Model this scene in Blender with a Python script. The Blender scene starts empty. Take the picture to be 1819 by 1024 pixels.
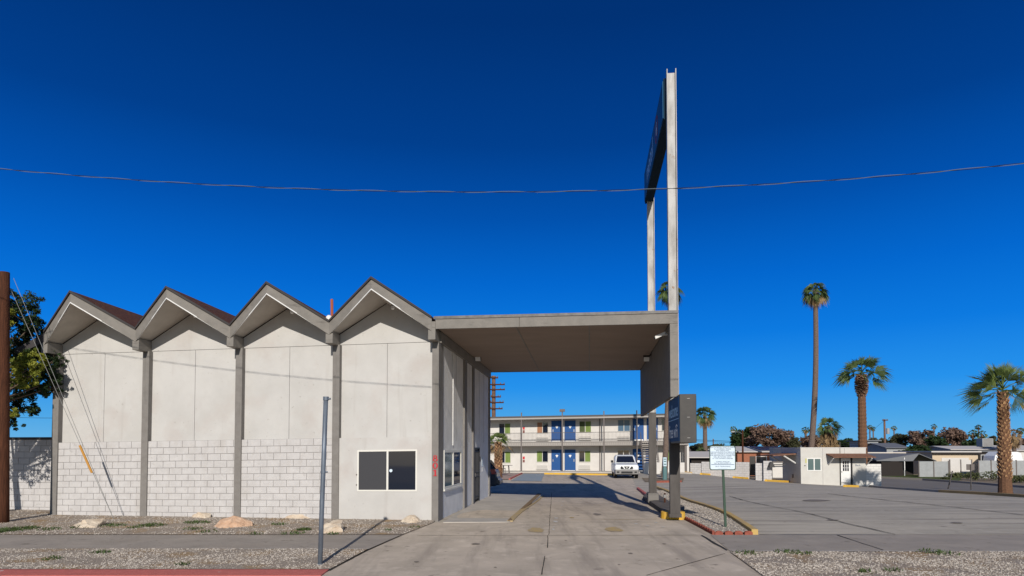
import bpy, bmesh, math, random
from mathutils import Vector, Matrix, noise
random.seed(7)
S = bpy.context.scene
R = math.radians
# ------------------------------------------------------------------ camera
F, CX, H0, TILT, CZ = 1150.0, 910.0, 800.0, R(2.0), 2.0
PY = H0 - F*math.tan(TILT)
cd = bpy.data.cameras.new('camera'); cam = bpy.data.objects.new('camera', cd)
S.collection.objects.link(cam)
cam.location = (0, 0, CZ); cam.rotation_euler = (R(90)+TILT, 0, 0)
cd.sensor_width = 36; cd.lens = F/1819*36
cd.shift_x = (909.5-CX)/1819; cd.shift_y = (PY-512)/1819
cd.clip_end = 6000; cd.clip_start = .1
S.camera = cam
# ------------------------------------------------------------------ light
SUN = Vector((.015, -1, .465)).normalized()
w = bpy.data.worlds.new('World'); S.world = w; w.use_nodes = True
nt = w.node_tree; bg = nt.nodes['Background']
sk = nt.nodes.new('ShaderNodeTexSky'); sk.sky_type = 'NISHITA'; sk.sun_disc = False
sk.sun_elevation = math.asin(SUN.z); sk.sun_rotation = math.atan2(SUN.x, SUN.y)
sk.altitude = 100; sk.air_density = 1.0; sk.dust_density = 0.2; sk.ozone_density = 4.0
# deep polarised-looking blue away from the sun, ordinary bright Nishita sky on the sun's side
geo_ = nt.nodes.new('ShaderNodeTexCoord'); sx_ = nt.nodes.new('ShaderNodeSeparateXYZ'); nt.links.new(geo_.outputs['Generated'], sx_.inputs[0])
cr = nt.nodes.new('ShaderNodeValToRGB'); nt.links.new(sx_.outputs['Z'], cr.inputs[0])
els = cr.color_ramp.elements
SKY = [(0.0, (.16, .47, .78)), (.045, (.075, .385, .80)), (.095, (.02, .29, .84)), (.17, (.004, .195, .75)), (.25, (.001, .136, .62)), (.34, (.0005, .083, .42)), (.43, (.0004, .050, .27)), (.56, (.0004, .032, .178)), (1.0, (.001, .02, .11))]
els[0].position = 0; els[0].color = (*SKY[0][1], 1); els[1].position = 1; els[1].color = (*SKY[-1][1], 1)
for p_, c_ in SKY[1:-1]:
    e = els.new(p_); e.color = (*c_, 1)
sc_ = nt.nodes.new('ShaderNodeVectorMath'); sc_.operation = 'SCALE'; sc_.inputs['Scale'].default_value = 10; nt.links.new(cr.outputs[0], sc_.inputs[0])
dt = nt.nodes.new('ShaderNodeVectorMath'); dt.operation = 'DOT_PRODUCT'; nt.links.new(geo_.outputs['Generated'], dt.inputs[0]); dt.inputs[1].default_value = tuple(SUN)
mr = nt.nodes.new('ShaderNodeMapRange'); mr.interpolation_type = 'SMOOTHSTEP'; mr.inputs[1].default_value = .1; mr.inputs[2].default_value = .8; nt.links.new(dt.outputs['Value'], mr.inputs[0])
mx_ = nt.nodes.new('ShaderNodeMix'); mx_.data_type = 'RGBA'; nt.links.new(mr.outputs[0], mx_.inputs['Factor']); nt.links.new(sc_.outputs[0], mx_.inputs[6]); sk2 = nt.nodes.new('ShaderNodeVectorMath'); sk2.operation = 'SCALE'; sk2.inputs['Scale'].default_value = .75; nt.links.new(sk.outputs[0], sk2.inputs[0]); nt.links.new(sk2.outputs[0], mx_.inputs[7])
nt.links.new(mx_.outputs[2], bg.inputs[0]); bg.inputs[1].default_value = .1
ld = bpy.data.lights.new('sun', 'SUN'); ld.energy = 4.2; ld.angle = R(.5); ld.color = (1, .94, .86)
sun = bpy.data.objects.new('sun', ld); S.collection.objects.link(sun)
sun.rotation_euler = SUN.to_track_quat('Z', 'Y').to_euler(); sun.location = (0, -20, 40)
S.view_settings.view_transform = 'Standard'; S.view_settings.look = 'None'
S.view_settings.exposure = 0.0; S.view_settings.gamma = 1
# ------------------------------------------------------------------ measuring helpers
def ray(px, py):
    r = (px-CX)/F; u = -(py-PY)/F
    y = math.cos(TILT)-u*math.sin(TILT); z = math.sin(TILT)+u*math.cos(TILT)
    return r/y, z/y
def W(px, py, Y):
    r = ray(px, py); return Vector((r[0]*Y, Y, CZ+r[1]*Y))
def sp(t): return math.log1p(math.exp(max(-30, min(30, t))))
def sstep(a, b, t):
    t = max(0, min(1, (t-a)/(b-a))); return t*t*(3-2*t)
def H(x, y):
    h = -.027*sp((19-max(y, 10.5))/.5)*.5-.15*sstep(20, 28, y)*(1-sstep(34, 46, y))*sstep(-3, .5, x)*(1-sstep(10, 18, x))
    A = 1.25*sstep(15, 60, y)
    return h - A*(1-math.exp(-sp(x-16)/8))
def gnd(px, py):
    Y = 20.
    for _ in range(60):
        p = W(px, py, Y)
        r = ray(px, py)[1]
        if r > -.002: return Vector((p.x, Y, H(p.x, Y)))
        Y = .5*Y + .5*min(400, (H(p.x, Y)-CZ)/r)
    p = W(px, py, Y); return Vector((p.x, p.y, H(p.x, p.y)))
class Frame:
    def __init__(s, x, y, a): s.o = (x, y); s.a = a; s.c = math.cos(a); s.s = math.sin(a)
    def loc(s, x, y):
        dx, dy = x-s.o[0], y-s.o[1]; return dx*s.c-dy*s.s, dx*s.s+dy*s.c
    def glob(s, u, v): return s.o[0]+u*s.c+v*s.s, s.o[1]-u*s.s+v*s.c
    def V(s, px, py, v):
        r = ray(px, py); a = s.loc(0, 0); b = s.loc(r[0], 1); k = (v-a[1])/(b[1]-a[1])
        return a[0]+(b[0]-a[0])*k, CZ+r[1]*k
    def U(s, px, py, u):
        r = ray(px, py); a = s.loc(0, 0); b = s.loc(r[0], 1); k = (u-a[0])/(b[0]-a[0])
        return a[1]+(b[1]-a[1])*k, CZ+r[1]*k
TH = math.atan(.12)
OF = Frame(-2.09, 18.43, TH)
# ------------------------------------------------------------------ materials
MC = {}
def mat(name, col, rough=.8, col2=None, scale=3., bump=0., bscale=40., metal=0., trans=0., lo=.35, hi=.65, spec=.3, detail=6, stretch=None, col3=None, scale3=.6, lo3=.5, hi3=.62, spots=None, streak=None):
    if name in MC: return MC[name]
    m = bpy.data.materials.new(name); m.use_nodes = True; n = m.node_tree; L = n.links
    b = n.nodes['Principled BSDF']; b.inputs['Roughness'].default_value = rough
    b.inputs['Metallic'].default_value = metal; b.inputs['Specular IOR Level'].default_value = spec if rough < .88 else .08
    b.inputs['Base Color'].default_value = (*col, 1)
    geo = n.nodes.new('ShaderNodeNewGeometry'); src = geo.outputs['Position']
    if stretch:
        mp = n.nodes.new('ShaderNodeMapping'); mp.inputs['Scale'].default_value = stretch
        L.new(src, mp.inputs[0]); srcs = mp.outputs[0]
    else: srcs = src
    last = None
    def nz(sc, s=None, det=detail):
        t = n.nodes.new('ShaderNodeTexNoise'); t.inputs['Scale'].default_value = sc; t.inputs['Detail'].default_value = det
        t.inputs['Roughness'].default_value = .6
        L.new(s or srcs, t.inputs['Vector']); return t.outputs['Fac']
    def mixc(fac, a, bcol, l, h):
        r = n.nodes.new('ShaderNodeMapRange'); r.inputs[1].default_value = l; r.inputs[2].default_value = h
        L.new(fac, r.inputs[0]); mx = n.nodes.new('ShaderNodeMix'); mx.data_type = 'RGBA'
        L.new(r.outputs[0], mx.inputs['Factor'])
        if isinstance(a, tuple): mx.inputs[6].default_value = (*a, 1)
        else: L.new(a, mx.inputs[6])
        mx.inputs[7].default_value = (*bcol, 1); return mx.outputs[2]
    if col2: last = mixc(nz(scale), col, col2, lo, hi)
    if col3: last = mixc(nz(scale3, src), last or col, col3, lo3, hi3)
    if spots: last = mixc(nz(spots[1], src, 4), last or col, spots[0], spots[2], spots[3])
    if streak:
        mp2 = n.nodes.new('ShaderNodeMapping'); mp2.inputs['Scale'].default_value = streak[2]; L.new(src, mp2.inputs[0])
        last = mixc(nz(streak[1], mp2.outputs[0], 5), last or col, streak[0], streak[3], streak[4])
    if last: L.new(last, b.inputs['Base Color'])
    if bump:
        bm_ = n.nodes.new('ShaderNodeBump'); bm_.inputs['Strength'].default_value = bump; bm_.inputs['Distance'].default_value = .02
        L.new(nz(bscale, src, 3), bm_.inputs['Height']); L.new(bm_.outputs[0], b.inputs['Normal'])
    if trans:
        tr = n.nodes.new('ShaderNodeBsdfTranslucent'); ms = n.nodes.new('ShaderNodeMixShader'); ms.inputs[0].default_value = trans
        if last: L.new(last, tr.inputs[0])
        else: tr.inputs[0].default_value = (*col, 1)
        L.new(b.outputs[0], ms.inputs[1]); L.new(tr.outputs[0], ms.inputs[2]); L.new(ms.outputs[0], n.nodes['Material Output'].inputs[0])
    MC[name] = m; return m
M = dict(
 stucco=mat('white stucco', (.53, .515, .49), .9, (.48, .465, .44), 1.2, .35, 60, col3=(.47, .43, .40), scale3=.9, lo3=.52, hi3=.75, spots=((.40, .38, .35), 9, .66, .74), streak=((.43, .405, .375), 1.6, (2.2, 2.2, .16), .60, .82)),
 side=mat('sun-lightened side stucco', (.78, .765, .74), .9, (.68, .67, .65), 2.0, .4, 50),  # same paint as the front, lightened to put sunlight into the side wall
 block=mat('painted block', (.56, .54, .525), .9, (.49, .47, .455), 3.2, .6, 70, spots=((.42, .40, .38), 7, .62, .76), streak=((.46, .43, .40), 2, (1, 1, .4), .55, .8)),
 mortar=mat('mortar joint', (.33, .31, .30), .95, (.25, .235, .225), 8),
 dark_gap=mat('dark joint', (.13, .12, .11), .95),
 trim=mat('taupe trim paint', (.235, .215, .19), .75, (.195, .18, .16), 4, .25, 30, streak=((.15, .135, .12), 1.5, (1, 1, 4), .58, .72)),
 post=mat('taupe column paint', (.215, .20, .183), .8, (.185, .17, .155), 6, .3, 40, streak=((.15, .14, .125), 1.5, (3, 3, .3), .56, .72)),
 white=mat('white paint', (.78, .77, .74), .6, (.68, .67, .64), 5),
 soffit=mat('pale soffit paint', (.52, .475, .42), .85, (.46, .42, .37), 3, .15, 20),
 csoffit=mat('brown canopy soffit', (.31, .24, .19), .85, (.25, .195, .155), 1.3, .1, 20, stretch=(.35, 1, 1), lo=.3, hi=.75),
 shingle=mat('brown roof shingle', (.16, .075, .05), .9, (.07, .035, .03), 14, .8, 30),
 tar=mat('dark roof edge', (.05, .045, .045), .8),
 steel=mat('weathered white steel', (.50, .49, .475), .6, (.30, .285, .265), 5, .2, 30, stretch=(1, 1, .25), spots=((.28, .17, .10), 4, .64, .70)),
 dsteel=mat('dark brown post paint', (.045, .038, .034), .55, (.085, .075, .068), 3, stretch=(1, 1, .3)),
 galv=mat('galvanised steel', (.19, .22, .26), .5, (.12, .14, .17), 9, metal=.35, stretch=(1, 1, .3)),
 green=mat('green post paint', (.04, .075, .05), .6),
 glass=mat('dark window glass', (.012, .016, .028), .04, spec=.8),
 screen=mat('grey insect screen', (.045, .045, .05), .6),
 tint=mat('green tinted glass', (.10, .15, .15), .08, spec=.7),
 alum=mat('cream window frame', (.68, .66, .60), .5),
 black=mat('black paint', (.012, .012, .013), .5),
 blue=mat('door blue', (.004, .065, .23), .45),
 signblue=mat('sign blue', (.012, .07, .19), .75),
 bigblue=mat('sign cabinet blue', (.012, .12, .26), .7),
 signdark=mat('sign cabinet dark grey', (.045, .042, .04), .5, (.06, .055, .05), 5),
 signtext=mat('pale blue lettering', (.42, .66, .90), .6), signtextw=mat('white lettering', (.75, .78, .8), .5),
 red=mat('red paint', (.50, .02, .03), .5), sred=mat('sign red', (.35, .03, .05), .5),
 conc=mat('driveway concrete', (.56, .475, .38), .9, (.44, .375, .30), .8, .25, 90, col3=(.63, .54, .44), scale3=2.5, lo3=.52, hi3=.75, spots=((.22, .185, .15), 3.3, .63, .74), streak=((.36, .305, .25), 1.0, (2.4, .25, 1), .50, .72)),
 walk=mat('sidewalk concrete', (.36, .315, .27), .9, (.30, .265, .23), 1.5, .3, 90, spots=((.2, .17, .14), 4.5, .62, .74), streak=((.30, .26, .22), 1.2, (.5, 2, 1), .5, .75)),
 pad=mat('pale concrete pad', (.48, .44, .39), .9, (.39, .36, .32), 1.5, .2, 90),
 lot=mat('worn lot asphalt', (.48, .43, .355), .92, (.355, .32, .27), .9, .3, 70, stretch=(.22, 1, 1), col3=(.50, .45, .38), scale3=3, lo3=.5, hi3=.8, spots=((.17, .15, .13), 2.2, .64, .76), streak=((.25, .225, .195), 1.1, (.12, 1.6, 1), .52, .68)),
 street=mat('street asphalt', (.09, .088, .085), .9, (.06, .06, .06), 3, .4, 60),
 dirt=mat('desert dirt', (.27, .22, .165), .95, (.20, .155, .11), 1.2, .5, 30),
 gravel=mat('gravel ground', (.43, .365, .30), .95, (.24, .195, .155), 34, .9, 50, col3=(.36, .25, .145), scale3=1.3, lo3=.50, hi3=.64),
 stone=mat('gravel stones', (.52, .465, .40), .9, (.25, .21, .175), 17, lo=.42, hi=.58, detail=1),
 redk=mat('worn red kerb', (.56, .15, .125), .8, (.45, .12, .10), 6, .3, 60, col3=(.62, .5, .45), scale3=4, lo3=.68, hi3=.72),
 yel=mat('worn yellow paint', (.72, .42, .045), .75, (.55, .36, .13), 5, .3, 50, lo=.5, hi=.75),
 yelpale=mat('faded yellow paint', (.46, .33, .13), .85, (.38, .30, .20), 6),
 brick=mat('red brick edging', (.33, .10, .07), .9, (.22, .07, .05), 12, .5, 40),
 rock=mat('cream boulder', (.66, .57, .45), .9, (.52, .41, .30), 4, .8, 14), rock2=mat('orange boulder', (.62, .44, .31), .9, (.52, .31, .19), 4, .8, 14),
 wood=mat('creosoted wood', (.10, .040, .022), .9, (.045, .02, .013), 10, .8, 30, stretch=(5, 5, .3)),
 seam=mat('dark joint sealant', (.06, .055, .05), .9),
 bark=mat('palm trunk brown', (.20, .105, .06), .95, (.10, .055, .035), 12, .9, 25, stretch=(1, 1, 2.5)),
 barkp=mat('grey palm trunk', (.20, .15, .12), .95, (.11, .08, .065), 8, .9, 20, stretch=(1, 1, 3)),
 boot=mat('palm leaf stubs', (.55, .34, .17), .9, (.26, .13, .07), 9),
 frond=mat('palm frond green', (.13, .18, .06), .5, (.05, .09, .03), 3, trans=.25, spec=.4),
 frondy=mat('young palm frond', (.27, .33, .09), .5, (.075, .12, .035), 3, trans=.3, spec=.4),
 fronddead=mat('dead palm frond', (.40, .27, .14), .9, (.22, .15, .08), 6, trans=.15),
 leafd=mat('dark green leaves', (.05, .085, .028), .6, (.015, .032, .010), 2.2, trans=.25),
 leafy=mat('yellow green leaves', (.34, .34, .045), .6, (.13, .17, .03), 3, trans=.35),
 leafb=mat('brown dry leaves', (.25, .165, .12), .8, (.13, .08, .06), 1.6, trans=.2),
 leafo=mat('olive leaves', (.085, .09, .04), .7, (.05, .05, .025), 1.6, trans=.25),
 weed=mat('weed green', (.06, .11, .03), .7, (.10, .12, .04), 6, trans=.2),
 grass=mat('lawn grass', (.06, .10, .025), .9, (.12, .12, .05), 2),
 carw=mat('white car paint', (.80, .81, .80), .25, spec=.6), carb=mat('slate blue car paint', (.045, .06, .085), .25, metal=.3, spec=.6),
 bump=mat('grey bumper', (.24, .23, .22), .6), tyre=mat('tyre rubber', (.02, .02, .02), .85), chrome=mat('bright metal', (.6, .6, .6), .25, metal=.8),
 lamp=mat('lamp lens', (.75, .77, .78), .15, spec=.8), tail=mat('tail lamp red', (.35, .01, .01), .2),
 curt=mat('green curtain', (.20, .27, .07), .8, (.11, .16, .04), 5, stretch=(6, 6, .2)), curtr=mat('rust curtain', (.32, .16, .09), .8),
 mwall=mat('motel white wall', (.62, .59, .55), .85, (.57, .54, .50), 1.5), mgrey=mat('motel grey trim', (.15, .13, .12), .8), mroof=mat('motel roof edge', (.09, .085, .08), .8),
 cream=mat('cream house wall', (.56, .45, .32), .85), greyw=mat('grey fence panel', (.34, .35, .35), .8, (.29, .30, .30), 2), croof=mat('grey metal roof', (.15, .155, .165), .6),
 proof=mat('pale roof', (.50, .47, .44), .8), solar=mat('solar panel', (.02, .03, .06), .2), brickw=mat('brick wall', (.36, .155, .09), .9, (.28, .11, .07), 9),
 brownroof=mat('brown awning shingle', (.25, .13, .085), .9, (.15, .08, .055), 9), teal=mat('teal metal', (.10, .19, .19), .5), paleblue=mat('pale blue metal', (.50, .62, .68), .5),
 signw=mat('pale sign face', (.62, .72, .80), .5), ink=mat('sign ink', (.05, .09, .16), .6), orange=mat('orange guard plastic', (.50, .24, .04), .6), darkwall=mat('dark siding', (.035, .03, .028), .9),
 wirep=mat('bare aluminium wire', (.22, .22, .21), .6), rust=mat('rusty pipe', (.38, .10, .05), .8), bluepad=mat('blue ramp paint', (.24, .31, .36), .8, (.33, .34, .33), 3), hill=mat('far hill', (.16, .13, .12), 1.0),
)
# ------------------------------------------------------------------ mesh helpers
COL = S.collection
class MB:
    def __init__(s): s.v = []; s.f = []; s.m = []; s.mi = 0
    def add(s, vs, fs):
        n = len(s.v); s.v += [tuple(v) for v in vs]
        for f in fs: s.f.append(tuple(i+n for i in f)); s.m.append(s.mi)
        return s
    def box(s, x0, x1, y0, y1, z0, z1):
        return s.add([(x0,y0,z0),(x1,y0,z0),(x1,y1,z0),(x0,y1,z0),(x0,y0,z1),(x1,y0,z1),(x1,y1,z1),(x0,y1,z1)],
                     [(0,3,2,1),(4,5,6,7),(0,1,5,4),(1,2,6,5),(2,3,7,6),(3,0,4,7)])
    def hexa(s, a, b):   # two matching quads a (bottom loop) and b (top loop)
        return s.add(list(a)+list(b), [(3,2,1,0),(4,5,6,7),(0,1,5,4),(1,2,6,5),(2,3,7,6),(3,0,4,7)])
    def prism(s, pts, fn0, fn1):
        n = len(pts); a = [fn0(p) for p in pts]; b = [fn1(p) for p in pts]
        return s.add(a+b, [tuple(range(n-1, -1, -1)), tuple(range(n, 2*n))]+[(i, (i+1) % n, n+(i+1) % n, n+i) for i in range(n)])
    def tube(s, pts, rs, n=8, cap=True):
        pts = [Vector(p) for p in pts]
        if not isinstance(rs, (list, tuple)): rs = [rs]*len(pts)
        vs = []; fs = []
        for i, p in enumerate(pts):
            d = (pts[min(i+1, len(pts)-1)]-pts[max(i-1, 0)]).normalized()
            a = d.cross(Vector((0, 0, 1)) if abs(d.z) < .9 else Vector((0, 1, 0))).normalized(); b = d.cross(a)
            for k in range(n):
                t = 2*math.pi*k/n; vs.append(p+(a*math.cos(t)+b*math.sin(t))*rs[i])
        for i in range(len(pts)-1):
            for k in range(n):
                q = (k+1) % n; fs.append((i*n+k, i*n+q, (i+1)*n+q, (i+1)*n+k))
        if cap: fs += [tuple(range(n-1, -1, -1)), tuple(range(len(vs)-n, len(vs)))]
        return s.add(vs, fs)
    def build(s, name, m, parent=None, loc=None, smooth=False, bevel=0, fn=None, link=True):
        me = bpy.data.meshes.new(name)
        vs = [fn(v) for v in s.v] if fn else s.v
        me.from_pydata(vs, [], s.f)
        for mm in (m if isinstance(m, (list, tuple)) else [m]): me.materials.append(mm)
        if isinstance(m, (list, tuple)): me.polygons.foreach_set('material_index', s.m)
        if smooth: me.polygons.foreach_set('use_smooth', [True]*len(me.polygons))
        bm = bmesh.new(); bm.from_mesh(me)
        if len(bm.faces) < 20000: bmesh.ops.recalc_face_normals(bm, faces=bm.faces)
        bm.to_mesh(me); bm.free(); me.update()
        o = bpy.data.objects.new(name, me); COL.objects.link(o)
        if parent: o.parent = parent
        if loc is not None: o.location = loc
        if bevel:
            b = o.modifiers.new('bevel', 'BEVEL'); b.width = bevel; b.segments = 2; b.limit_method = 'ANGLE'
        return o
def tag(o, label=None, cat=None, group=None, kind=None):
    if label: o['label'] = label
    if cat: o['category'] = cat
    if group: o['group'] = group
    if kind: o['kind'] = kind
    return o
def thing(name, label, cat, loc=(0, 0, 0), rz=0, group=None):
    o = bpy.data.objects.new(name, None); COL.objects.link(o); o.location = loc; o.rotation_euler = (0, 0, rz)
    o.empty_display_size = .3
    return tag(o, label, cat, group)
def copy_tree(o, parent=None):
    c = o.copy(); COL.objects.link(c)
    if parent: c.parent = parent
    for ch in list(o.children): copy_tree(ch, c)
    return c
def text(s, size, m, parent, loc, rot, name='lettering', align='CENTER', ex=.004, sx=1):
    cu = bpy.data.curves.new('t', 'FONT'); cu.body = s; cu.size = size; cu.align_x = align; cu.align_y = 'CENTER'; cu.extrude = ex; cu.space_line = .95
    t = bpy.data.objects.new('t', cu); COL.objects.link(t); bpy.context.view_layer.update()
    me = bpy.data.meshes.new_from_object(t.evaluated_get(bpy.context.evaluated_depsgraph_get()))
    bpy.data.objects.remove(t); me.materials.clear(); me.materials.append(m); me.name = name
    o = bpy.data.objects.new(name, me); COL.objects.link(o); o.parent = parent; o.location = loc; o.rotation_euler = rot; o.scale = (sx, 1, 1)
    return o
# ------------------------------------------------------------------ ground sheets
XC = [-3000, -1200, -500, -250, -120, -70, -50, -40]+[-34+i for i in range(0, 120)]+[95, 110, 140, 180, 250, 500, 1200, 3000]
YC = [2+i*.5 for i in range(0, 60)]+[33+i for i in range(0, 70)]+[106, 115, 130, 160, 200, 300, 600, 1200, 2500]
def sheet(name, pts, m, off, xc=XC, yc=YC):
    bm = bmesh.new(); vs = [bm.verts.new((p[0], p[1], 0)) for p in pts]; bm.faces.new(vs)
    bmesh.ops.triangulate(bm, faces=bm.faces)
    xs = [p[0] for p in pts]; ys = [p[1] for p in pts]
    for cs, ax, lo, hi in ((xc, 0, min(xs), max(xs)), (yc, 1, min(ys), max(ys))):
        for c in cs:
            if lo < c < hi:
                co = [0, 0, 0]; no = [0, 0, 0]; co[ax] = c; no[ax] = 1
                bmesh.ops.bisect_plane(bm, geom=bm.verts[:]+bm.edges[:]+bm.faces[:], plane_co=co, plane_no=no)
    for v in bm.verts: v.co.z = H(v.co.x, v.co.y)+off
    for f in bm.faces:
        f.normal_update()
        if f.normal.z < 0: f.normal_flip()
    me = bpy.data.meshes.new(name); bm.to_mesh(me); bm.free(); me.materials.append(m)
    o = bpy.data.objects.new(name, me); COL.objects.link(o); return tag(o, kind='structure')
G = lambda *a: [gnd(*p) for p in a]
sheet('ground', [(-3000, -50), (3000, -50), (3000, 3000), (-3000, 3000)], M['dirt'], -.06,
      [c for c in XC if -40 > c or c > 86 or c % 2 == 0], [c for c in YC if c > 60 or c == int(c)])
g = gnd
sheet('parking_lot', [(-24, g(400, 952).y-.03), (g(1819, 951).x+4, g(400, 952).y-.03), (g(1830, 885).x+6, g(1830, 885).y), tuple(g(1700, 873)[:2]), tuple(g(1600, 868)[:2]), tuple(g(1535, 864)[:2]), (28, 51), (24, 54), (17.6, 63), (-26, 67)], M['lot'], 0)
dv = [tuple(p[:2]) for p in G((560, 1030), (584, 1016), (655, 979), (715, 952), (768, 930), (787, 929), (868, 884), (860, 866), (862, 845), (1120, 845), (1128, 862), (1135, 872), (1150, 893), (1183, 921), (1218, 926), (1262, 951), (1300, 984), (1365, 1030))]
sheet('driveway', dv, M['conc'], .012)
yf = lambda x: g(x, 952).y
SW0, SW1 = g(400, 977.5).y, g(400, 952).y
sheet('sidewalk', [(-40, SW0), (g(652, 979).x, SW0), (g(712, 952).x, SW1), (-40, SW1)], M['walk'], .02)
sheet('sidewalk', [(g(1297, 981).x, SW0-.2), (45, SW0-.2), (45, SW1), (g(1262, 952).x, SW1)], M['walk'], .02)
fa = lambda u, v: OF.glob(u, v)
gA = [(-40, SW1), (g(715, 952).x, SW1), tuple(g(768, 931)[:2]), fa(-.1, 0), fa(-12.1, 0), fa(-13.9, 1.4), fa(-26, 1.4)]
sheet('gravel_bed', gA, M['gravel'], .03)
KY1 = g(400, 1014).y; KYS = KY1-.55
gB = [(-40, KY1), (g(586, 1014).x, KY1), (g(652, 979).x, SW0), (-40, SW0)]
sheet('gravel_verge', gB, M['gravel'], .03)
gC = [tuple(g(1362, 1030)[:2]), (45, KYS-.1), (45, SW0-.2), tuple(g(1297, 983)[:2])]
sheet('gravel_verge', gC, M['gravel'], .03)
sheet('street', [(-60, -6), (60, -6), (60, KYS-.15), (-60, KYS-.15)], M['street'], -.045)
# concrete walk pad beside the office
PADH = .13
bm = MB()
p = [g(787, 930), g(905, 929), g(963, 882.5), g(868, 882.5)]
bm.hexa([(q.x, q.y, q.z-.05) for q in p], [(q.x, q.y, q.z+(.03 if i == 1 else .035 if i == 0 else PADH)) for i, q in enumerate(p)])
tag(bm.build('walkway', M['pad']), kind='structure')
def kerb(name, pts, wd, h, m, off=0, step=.5, bevel=.015, ends=True):
    P = []
    pts = [Vector((p[0], p[1], 0)) for p in pts]
    for a, b in zip(pts, pts[1:]):
        k = max(1, int((b-a).length/step))
        P += [a.lerp(b, i/k) for i in range(k)]
    P.append(pts[-1]); mb = MB(); vs = []
    for i, p in enumerate(P):
        d = (P[min(i+1, len(P)-1)]-P[max(i-1, 0)]).normalized(); n = Vector((-d.y, d.x, 0))*wd/2
        a = p-n; b = p+n
        for q, z in ((a, -.08), (a, h), (b, h), (b, -.08)): vs.append((q.x, q.y, H(q.x, q.y)+z+off))
    fs = []
    for i in range(len(P)-1):
        for k in range(4): fs.append((i*4+k, i*4+(k+1) % 4, i*4+4+(k+1) % 4, i*4+4+k))
    fs += [(0, 1, 2, 3), tuple(len(vs)-4+k for k in (3, 2, 1, 0))]
    mb.add(vs, fs); o = mb.build(name, m, bevel=bevel if wd > .08 and h > .05 else 0); tag(o, kind='structure'); return o
kerb('red_kerb', [(-30, KY1-.30), (g(583, 1016).x, KY1-.30)], .50, .035, M['redk'], step=1.9)
kerb('walkway_kerb', G((906, 928), (963, 882)), .16, .045, M['yelpale'], off=.0)
# sloping brown kerb face beside walkway
mb = MB(); a, b = g(902, 928), g(955, 882.5)
mb.hexa([(a.x, a.y, a.z-.05), (a.x+.1, a.y, a.z-.05), (b.x+.18, b.y, b.z-.05), (b.x, b.y, b.z-.05)], [(a.x, a.y, a.z+.06), (a.x+.1, a.y, a.z+.05), (b.x+.18, b.y, b.z+PADH+.015), (b.x, b.y, b.z+PADH+.015)])
tag(mb.build('kerb', mat('old kerb', (.26, .18, .10), .9, (.18, .13, .08), 5)), kind='structure')
kerb('motel_kerb', G((968, 843), (1092, 845)), .35, .13, M['yel'])
kerb('motel_walk', G((880, 840), (1226, 842)), 1.2, .115, M['pad'], bevel=0)
kerb('red_edge', G((905, 853), (927, 842)), .12, .1, M['redk'])
sheet('ramp', [tuple(p[:2]) for p in G((908, 855), (931, 842.5), (967, 843), (962, 856))], M['bluepad'], .03)
sheet('patio_corner', [tuple(p[:2]) for p in G((884, 853), (903, 853), (925, 842.5), (885, 842.5))], mat('pinkish concrete', (.42, .31, .25), .9), .05)
# island with posts
isl = G((1180, 872), (1208, 886), (1291, 917), (1309, 928), (1336, 950), (1268, 950), (1216, 923), (1158, 878))
sheet('island_gravel', [tuple(p[:2]) for p in isl], mat('pale island gravel', (.47, .42, .36), .95, (.26, .225, .19), 34, .9, 50), .05)
kerb('yellow_kerb', G((1166, 868), (1180, 873), (1208, 886), (1250, 901), (1291, 917), (1309, 928), (1341, 950)), .16, .13, mat('faded kerb yellow', (.56, .37, .10), .85, (.42, .31, .17), 4, .3, 50))
mb = MB()
ie = G((1142, 889), (1178, 916), (1186, 919), (1216, 914), (1216, 908), (1186, 896), (1168, 884), (1150, 880))
mb.prism(ie, lambda p: (p.x, p.y, p.z-.05), lambda p: (p.x, p.y, p.z+.17))
tag(mb.build('island_kerb', mat('old dark kerb concrete', (.16, .14, .125), .9, (.10, .09, .08), 3, .3, 40), bevel=.02), kind='structure')
mb = MB(); c = g(1201, 924.5)
mb.tube([(c.x, c.y+.36, c.z-.05), (c.x, c.y+.36, c.z+.215)], [.36, .34], 24)
tag(mb.build('kerb_nose', M['yel']), kind='structure')
kerb('red_kerb', G((1133, 870), (1153, 885)), .13, .12, M['redk'])
# scalloped brick edging: one brick at a time would be countable parts of the edging
def edging(pts):
    t = thing('brick_edging', 'low red scalloped brick edging around the street end of the gravel island', 'edging', tuple(gnd(1268, 950)))
    o0 = t.location; k = 0
    pts = [Vector(p) for p in pts]
    for a, b in zip(pts, pts[1:]):
        L = (b-a).length; n = int(L/.2); d = (b-a).normalized()
        for i in range(n):
            c = a.lerp(b, (i+.5)/n); mb = MB(); nn = Vector((-d.y, d.x, 0))*.035
            z0 = H(c.x, c.y)
            prof = [(-.098, -.04), (.098, -.04), (.098, .065), (.05, .092), (0, .10), (-.05, .092), (-.098, .065)]
            mb.prism(prof, lambda p: (c.x+d.x*p[0]-nn.x-o0.x, c.y+d.y*p[0]-nn.y-o0.y, z0+p[1]-o0.z), lambda p: (c.x+d.x*p[0]+nn.x-o0.x, c.y+d.y*p[0]+nn.y-o0.y, z0+p[1]-o0.z))
            mb.build('brick', M['brick'], t)
edging(G((1218, 924), (1243, 937), (1268, 950.5), (1338, 950.5)))
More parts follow.
